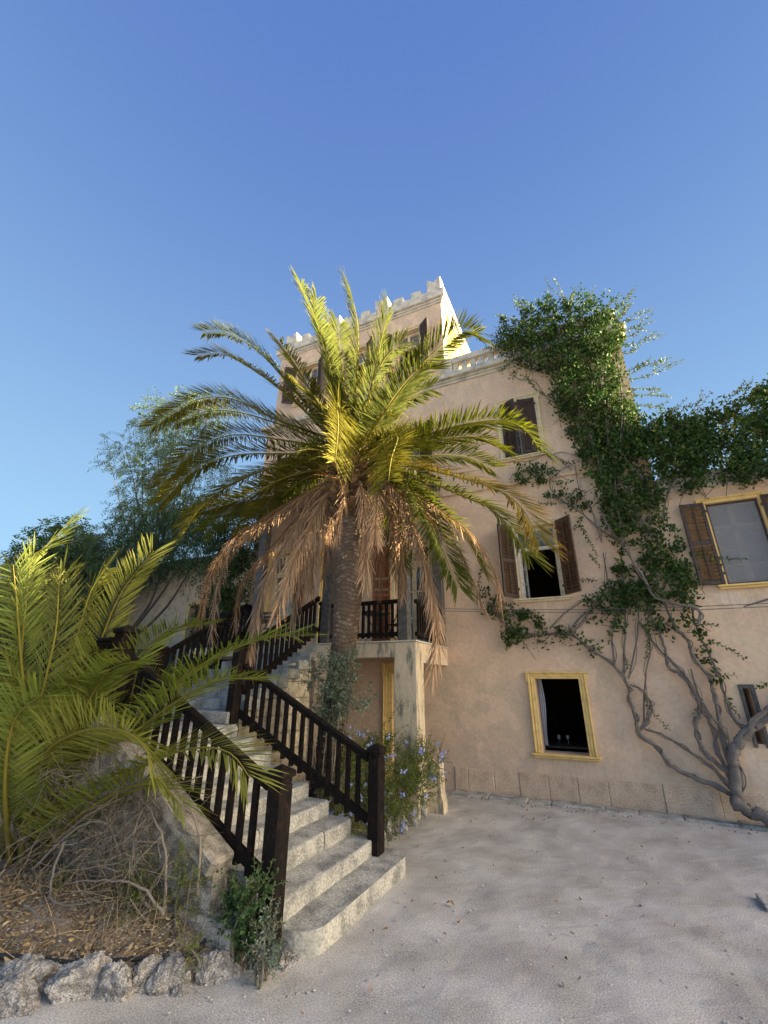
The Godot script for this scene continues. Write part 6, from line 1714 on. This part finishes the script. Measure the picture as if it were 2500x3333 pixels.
func garden() -> void:
	var rocks := [
		[Vector3(-4.10, -0.08, -2.58), Vector3(0.30, 0.12, 0.15), "broad pale rock at the left edge of the bed border"],
		[Vector3(-3.80, -0.14, -2.46), Vector3(0.29, 0.10, 0.12), "low rock with a white top, lowest at the left corner"],
		[Vector3(-3.90, -0.10, -2.69), Vector3(0.16, 0.09, 0.10), "small brown rock wedged between the two leftmost rocks"],
		[Vector3(-3.60, -0.08, -2.70), Vector3(0.27, 0.125, 0.12), "large grey furrowed rock, fourth along the border"],
		[Vector3(-3.37, -0.08, -2.82), Vector3(0.16, 0.12, 0.10), "upright buff rock right of the large furrowed one"],
		[Vector3(-3.29, -0.08, -2.96), Vector3(0.10, 0.115, 0.09), "narrow upright rock beside a dark gap in the border"],
		[Vector3(-3.13, -0.08, -3.04), Vector3(0.18, 0.135, 0.11), "tall pointed rock just below the hose"],
		[Vector3(-3.01, -0.13, -3.03), Vector3(0.06, 0.06, 0.05), "fist sized stone leaning on the tall pointed rock"],
		[Vector3(-2.93, -0.08, -3.25), Vector3(0.21, 0.125, 0.12), "whitest pitted rock, set apart from its neighbours"],
		[Vector3(-2.72, -0.09, -3.54), Vector3(0.16, 0.115, 0.10), "grey brown faceted rock below the blue grey shrub"],
		[Vector3(-2.54, -0.13, -3.62), Vector3(0.13, 0.07, 0.08), "small flat bluish rock at the end of the border by the lowest step"]]
	for k in rocks.size():
		boulder("border_rock", rocks[k][2], rocks[k][0], rocks[k][1] * Vector3(0.84, 1.05, 0.95), 100 + k * 13, "rocks edging the planting bed")
	var row := [[Vector3(-3.05, -0.02, -6.25), Vector3(0.10, 0.13, 0.07), "white pointed stone nearest the right newel post"], [Vector3(-3.0, -0.03, -6.5), Vector3(0.08, 0.11, 0.07), "second little stone behind the right newel"], [Vector3(-3.0, -0.02, -6.8), Vector3(0.12, 0.13, 0.1), "buff stone in the middle of the bush edging"], [Vector3(-2.97, 0.0, -7.2), Vector3(0.11, 0.14, 0.1), "round grey stone among the blue flowers"], [Vector3(-3.0, 0.06, -7.6), Vector3(0.13, 0.2, 0.1), "dark tall stone next to the broken masonry stub"]]
	for k in row.size():
		boulder("edging_stone", row[k][2], row[k][0], row[k][1], 300 + k * 17, "stones edging the flowering bush")
	# broken masonry stub at the foot of the pillar
	var s := Shape.new()
	s.slab([Vector2(-3.02, -0.25), Vector2(-2.64, -0.25), Vector2(-2.66, 0.1), Vector2(-2.69, 0.2), Vector2(-2.70, 0.68), Vector2(-2.95, 0.69), Vector2(-3.0, 0.3)], -8.05, -7.83)
	tag(build(s, "masonry_stub", M.grimy, null, Vector3(-2.83, -0.1, -7.94)), "broken waist high masonry stub standing at the pillar foot", "wall stub")
	# hose
	s = Shape.new()
	var pts := []
	for e in [[-3.50, -3.52], [-3.30, -3.48], [-3.14, -3.38], [-3.07, -3.26], [-3.12, -3.15], [-3.24, -3.05], [-3.5, -2.90], [-3.78, -2.74], [-4.1, -2.62], [-4.4, -2.5]]:
		pts.append(Vector3(e[0], soil_y(e[0], e[1]) + 0.018 + rng.randf_range(-0.004, 0.006), e[1]))
	var path := smooth(pts, 6)
	s.tube(path, taper(path.size(), 0.014, 0.014), 9)
	tag(build(s, "hose", M.rubber, null, Vector3(-3.3, 0.2, -3.0)), "black irrigation hose curving across the planting bed", "hose")
	# drying lines along the wall
	for k in 2:
		s = Shape.new()
		var y0: float = [3.40, 3.36][k]
		var y1: float = [3.14, 3.09][k]
		pts = []
		for i in 12:
			var f := i / 11.0
			pts.append(Vector3(lerpf(-3.05, 4.2, f), lerpf(y0, y1, f) - 0.10 * sin(PI * f), -9.02 - 0.05 * k))
		s.tube(pts, taper(12, 0.006, 0.006), 5)
		if k == 0:
			s.tube([Vector3(2.25, 3.1, -9.02), Vector3(2.6, 3.2, -9.03), Vector3(2.9, 3.16, -9.02)], [0.012, 0.02, 0.01], 6)
		tag(build(s, "clothes_line", M.wire, null, Vector3(0, 3.1, -9.0)), ["upper thin wire stretched along the facade with a knot", "lower thin wire stretched along the facade from the veranda post"][k], "wire")
	# white slab at the right edge of the picture
	s = Shape.new()
	s.box(Vector3(1.05, -0.12, -6.62), Vector3(1.5, -0.065, -6.30), 0.01)
	tag(build(s, "stone_slab", M.limestone, null, Vector3(1.25, -0.12, -6.45)), "loose pale stone slab on the gravel at the right edge", "slab")
	# glasses behind the ground floor window
	for k in 2:
		s = Shape.new()
		var x := -0.98 + 0.16 * k
		s.lathe(Vector3(x, 0.80, WALL - 0.72), [Vector2(0.002, 0.004), Vector2(0.03, 0.0), Vector2(0.03, 0.006), Vector2(0.006, 0.01), Vector2(0.006, 0.07), Vector2(0.03, 0.10), Vector2(0.035, 0.17), Vector2(0.033, 0.17), Vector2(0.027, 0.103), Vector2(0.002, 0.08)], 14)
		tag(build(s, "drinking_glass", M.glass, null, Vector3(x, 0.8, WALL - 0.72)), ["left stemmed glass on the dark table behind the window", "right stemmed glass on the dark table behind the window"][k], "glass", "glasses behind the ground floor window")
	s = Shape.new()
	s.box(Vector3(-1.5, 0.76, WALL - 1.2), Vector3(-0.2, 0.80, WALL - 0.5), 0.01)
	for x in [-1.45, -0.25]:
		for z in [-1.15, -0.55]:
			s.box(Vector3(x - 0.03, 0.0, WALL + z - 0.03), Vector3(x + 0.03, 0.76, WALL + z + 0.03))
	tag(build(s, "dining_table", M.dark_slat, null, Vector3(-0.85, 0, WALL - 0.85)), "dark table just inside the open ground floor window", "table")

func bistro_table(label: String, at: Vector3) -> void:
	var o := thing("bistro_table", label, "table", at, "bistro tables on the veranda")
	var s := Shape.new()
	s.lathe(at + Vector3(0, 0.64, 0), [Vector2(0.01, 0.02), Vector2(0.30, 0.02), Vector2(0.305, 0.01), Vector2(0.30, -0.015), Vector2(0.01, -0.012)], 28)
	build(s, "table_top", M.iron, o)
	for k in 4:
		var a := PI / 4 + k * PI / 2
		var d := Vector3(cos(a), 0, sin(a))
		s = Shape.new()
		s.tube(smooth([at + d * 0.26 + Vector3(0, 0.005, 0), at + d * 0.12 + Vector3(0, 0.22, 0), at + d * 0.06 + Vector3(0, 0.36, 0), at + d * 0.24 + Vector3(0, 0.63, 0)], 5), taper(16, 0.010, 0.010), 6)
		build(s, "leg", M.iron, o)

func folding_chair(label: String, at: Vector3, turn: float) -> void:
	var o := thing("folding_chair", label, "chair", at, "folding slat chairs on the veranda")
	var t := Transform3D(Basis(Vector3.UP, turn), at)
	for k in 5:
		var s := Shape.new()
		s.box(Vector3(-0.20, 0.43, -0.18 + k * 0.075), Vector3(0.20, 0.45, -0.12 + k * 0.075), 0.004, t)
		build(s, "seat_slat", M.iron, o)
	for k in 2:
		var s := Shape.new()
		s.box(Vector3(-0.20, 0.66 + k * 0.09, -0.245), Vector3(0.20, 0.72 + k * 0.09, -0.225), 0.004, t)
		build(s, "back_slat", M.iron, o)
	for x in [-0.19, 0.19]:
		var s := Shape.new()
		s.bar(t * Vector3(x, 0.0, 0.22), t * Vector3(x, 0.84, -0.235), 0.018, 0.022)
		build(s, "leg", M.iron, o)
		s = Shape.new()
		s.bar(t * Vector3(x * 0.88, 0.0, -0.22), t * Vector3(x * 0.88, 0.44, 0.16), 0.018, 0.022)
		build(s, "leg", M.iron, o)

func outbuilding() -> void:
	var o := thing("outbuilding", "low pale outbuilding half hidden by trees on the left", "building", Vector3(-12, 0, -11))
	var s := Shape.new()
	wall(s, -17.5, -8.9, -0.3, 5.6, -10.2, 0.35, [Rect2(-11.9, LANDING, 0.9, 2.9)])
	build(s, "wall", M.porch, o)
	solid("side_wall", Vector3(-17.5, -0.3, -15), Vector3(-17.15, 5.6, -10.56), M.porch, o, 0.0)
	solid("back_wall", Vector3(-17.14, -0.3, -15), Vector3(-8.9, 5.6, -14.7), M.porch, o, 0.0)
	solid("roof", Vector3(-17.7, 5.601, -15.2), Vector3(-8.88, 5.8, -10.0), M.trim, o)
	s = Shape.new()
	for e in [[-12.0, -11.9], [-11.0, -10.9]]:
		s.box(Vector3(e[0], LANDING, -10.198), Vector3(e[1], 4.33, -10.15), 0.006)
	s.box(Vector3(-11.899, 4.231, -10.197), Vector3(-11.001, 4.33, -10.152), 0.006)
	build(s, "door_frame", M.paint, o)
	solid("door", Vector3(-11.899, LANDING, -10.45), Vector3(-11.001, 4.229, -10.4), M.dark_slat, o)
	solid("upper_terrace", Vector3(-30, -0.3, -10.1), Vector3(-8.75, LANDING - 0.06, -7.7), M.gravel)
	tag(get_node("upper_terrace"), "raised terrace ground beyond the stairs on the left", "ground", "", "structure")
	var h := thing("green_fence", "dark green netting fence below the trees on the left", "fence", Vector3(-13, LANDING, -7.9))
	s = Shape.new()
	s.box(Vector3(-18, LANDING, -7.95), Vector3(-9.6, LANDING + 1.35, -7.93), 0.0)
	build(s, "netting", mat(lin(0.012, 0.04, 0.035), 0.8), h)
	for k in 6:
		s = Shape.new()
		s.tube([Vector3(-17.8 + k * 1.6, LANDING - 0.05, -7.9), Vector3(-17.8 + k * 1.6, LANDING + 1.4, -7.9)], [0.025, 0.025], 8)
		build(s, "post", M.iron, h)

# ------------------------------------------------------------------ the scene
func _ready() -> void:
	rng.seed = 20240
	var cam := Camera3D.new()
	cam.name = "camera"
	cam.fov = 99.73
	cam.near = 0.05
	cam.far = 900.0
	cam.transform = Transform3D(Basis(Vector3(0.902764, 0.005983, -0.430095), Vector3(0.153194, 0.929866, 0.334487), Vector3(0.401931, -0.36785, 0.838533)), Vector3(0, 1.9, 0))
	add_child(cam)
	cam.current = true
	var sky := ProceduralSkyMaterial.new()
	sky.sky_top_color = Color(0.295, 0.435, 0.72)
	sky.sky_horizon_color = Color(0.68, 0.88, 1.0)
	sky.sky_curve = 0.46
	sky.sky_energy_multiplier = 0.43
	sky.ground_bottom_color = Color(0.5, 0.46, 0.42)
	sky.ground_horizon_color = Color(0.72, 0.74, 0.76)
	sky.sun_angle_max = 54.0
	sky.sun_curve = 1.1
	var env := Environment.new()
	env.background_mode = Environment.BG_SKY
	env.sky = Sky.new()
	env.sky.sky_material = sky
	env.tonemap_mode = Environment.TONE_MAPPER_LINEAR
	env.tonemap_exposure = 7.4
	env.sdfgi_enabled = true
	env.ssao_enabled = true
	env.ssil_enabled = true
	var we := WorldEnvironment.new()
	we.name = "environment"
	we.environment = env
	add_child(we)
	var sun := DirectionalLight3D.new()
	sun.name = "sun"
	sun.light_energy = 1.6
	sun.light_color = Color(1.0, 0.915, 0.77)
	sun.light_angular_distance = 0.5
	sun.shadow_enabled = true
	var az := deg_to_rad(10.0)
	var el := deg_to_rad(8.0)
	sun.basis = Basis.looking_at(-Vector3(cos(el) * cos(az), sin(el), -cos(el) * sin(az)))
	add_child(sun)
	make_materials()
	grounds()
	villa()
	outbuilding()
	veranda()
	staircase()
	railings()
	date_palm()
	young_palm()
	vine()
	trees()
	plants()
	branches()
	garden()
	bistro_table("round iron bistro table behind the right veranda railing", Vector3(-4.16, FLOOR, -8.3))
	bistro_table("round iron bistro table near the veranda window on the left", Vector3(-7.3, FLOOR, -8.3))
	folding_chair("dark folding chair beside the right bistro table", Vector3(-3.85, FLOOR, -8.75), -0.4)
	folding_chair("dark folding chair with slatted back under the veranda window", Vector3(-6.85, FLOOR, -8.35), PI)
	litter()
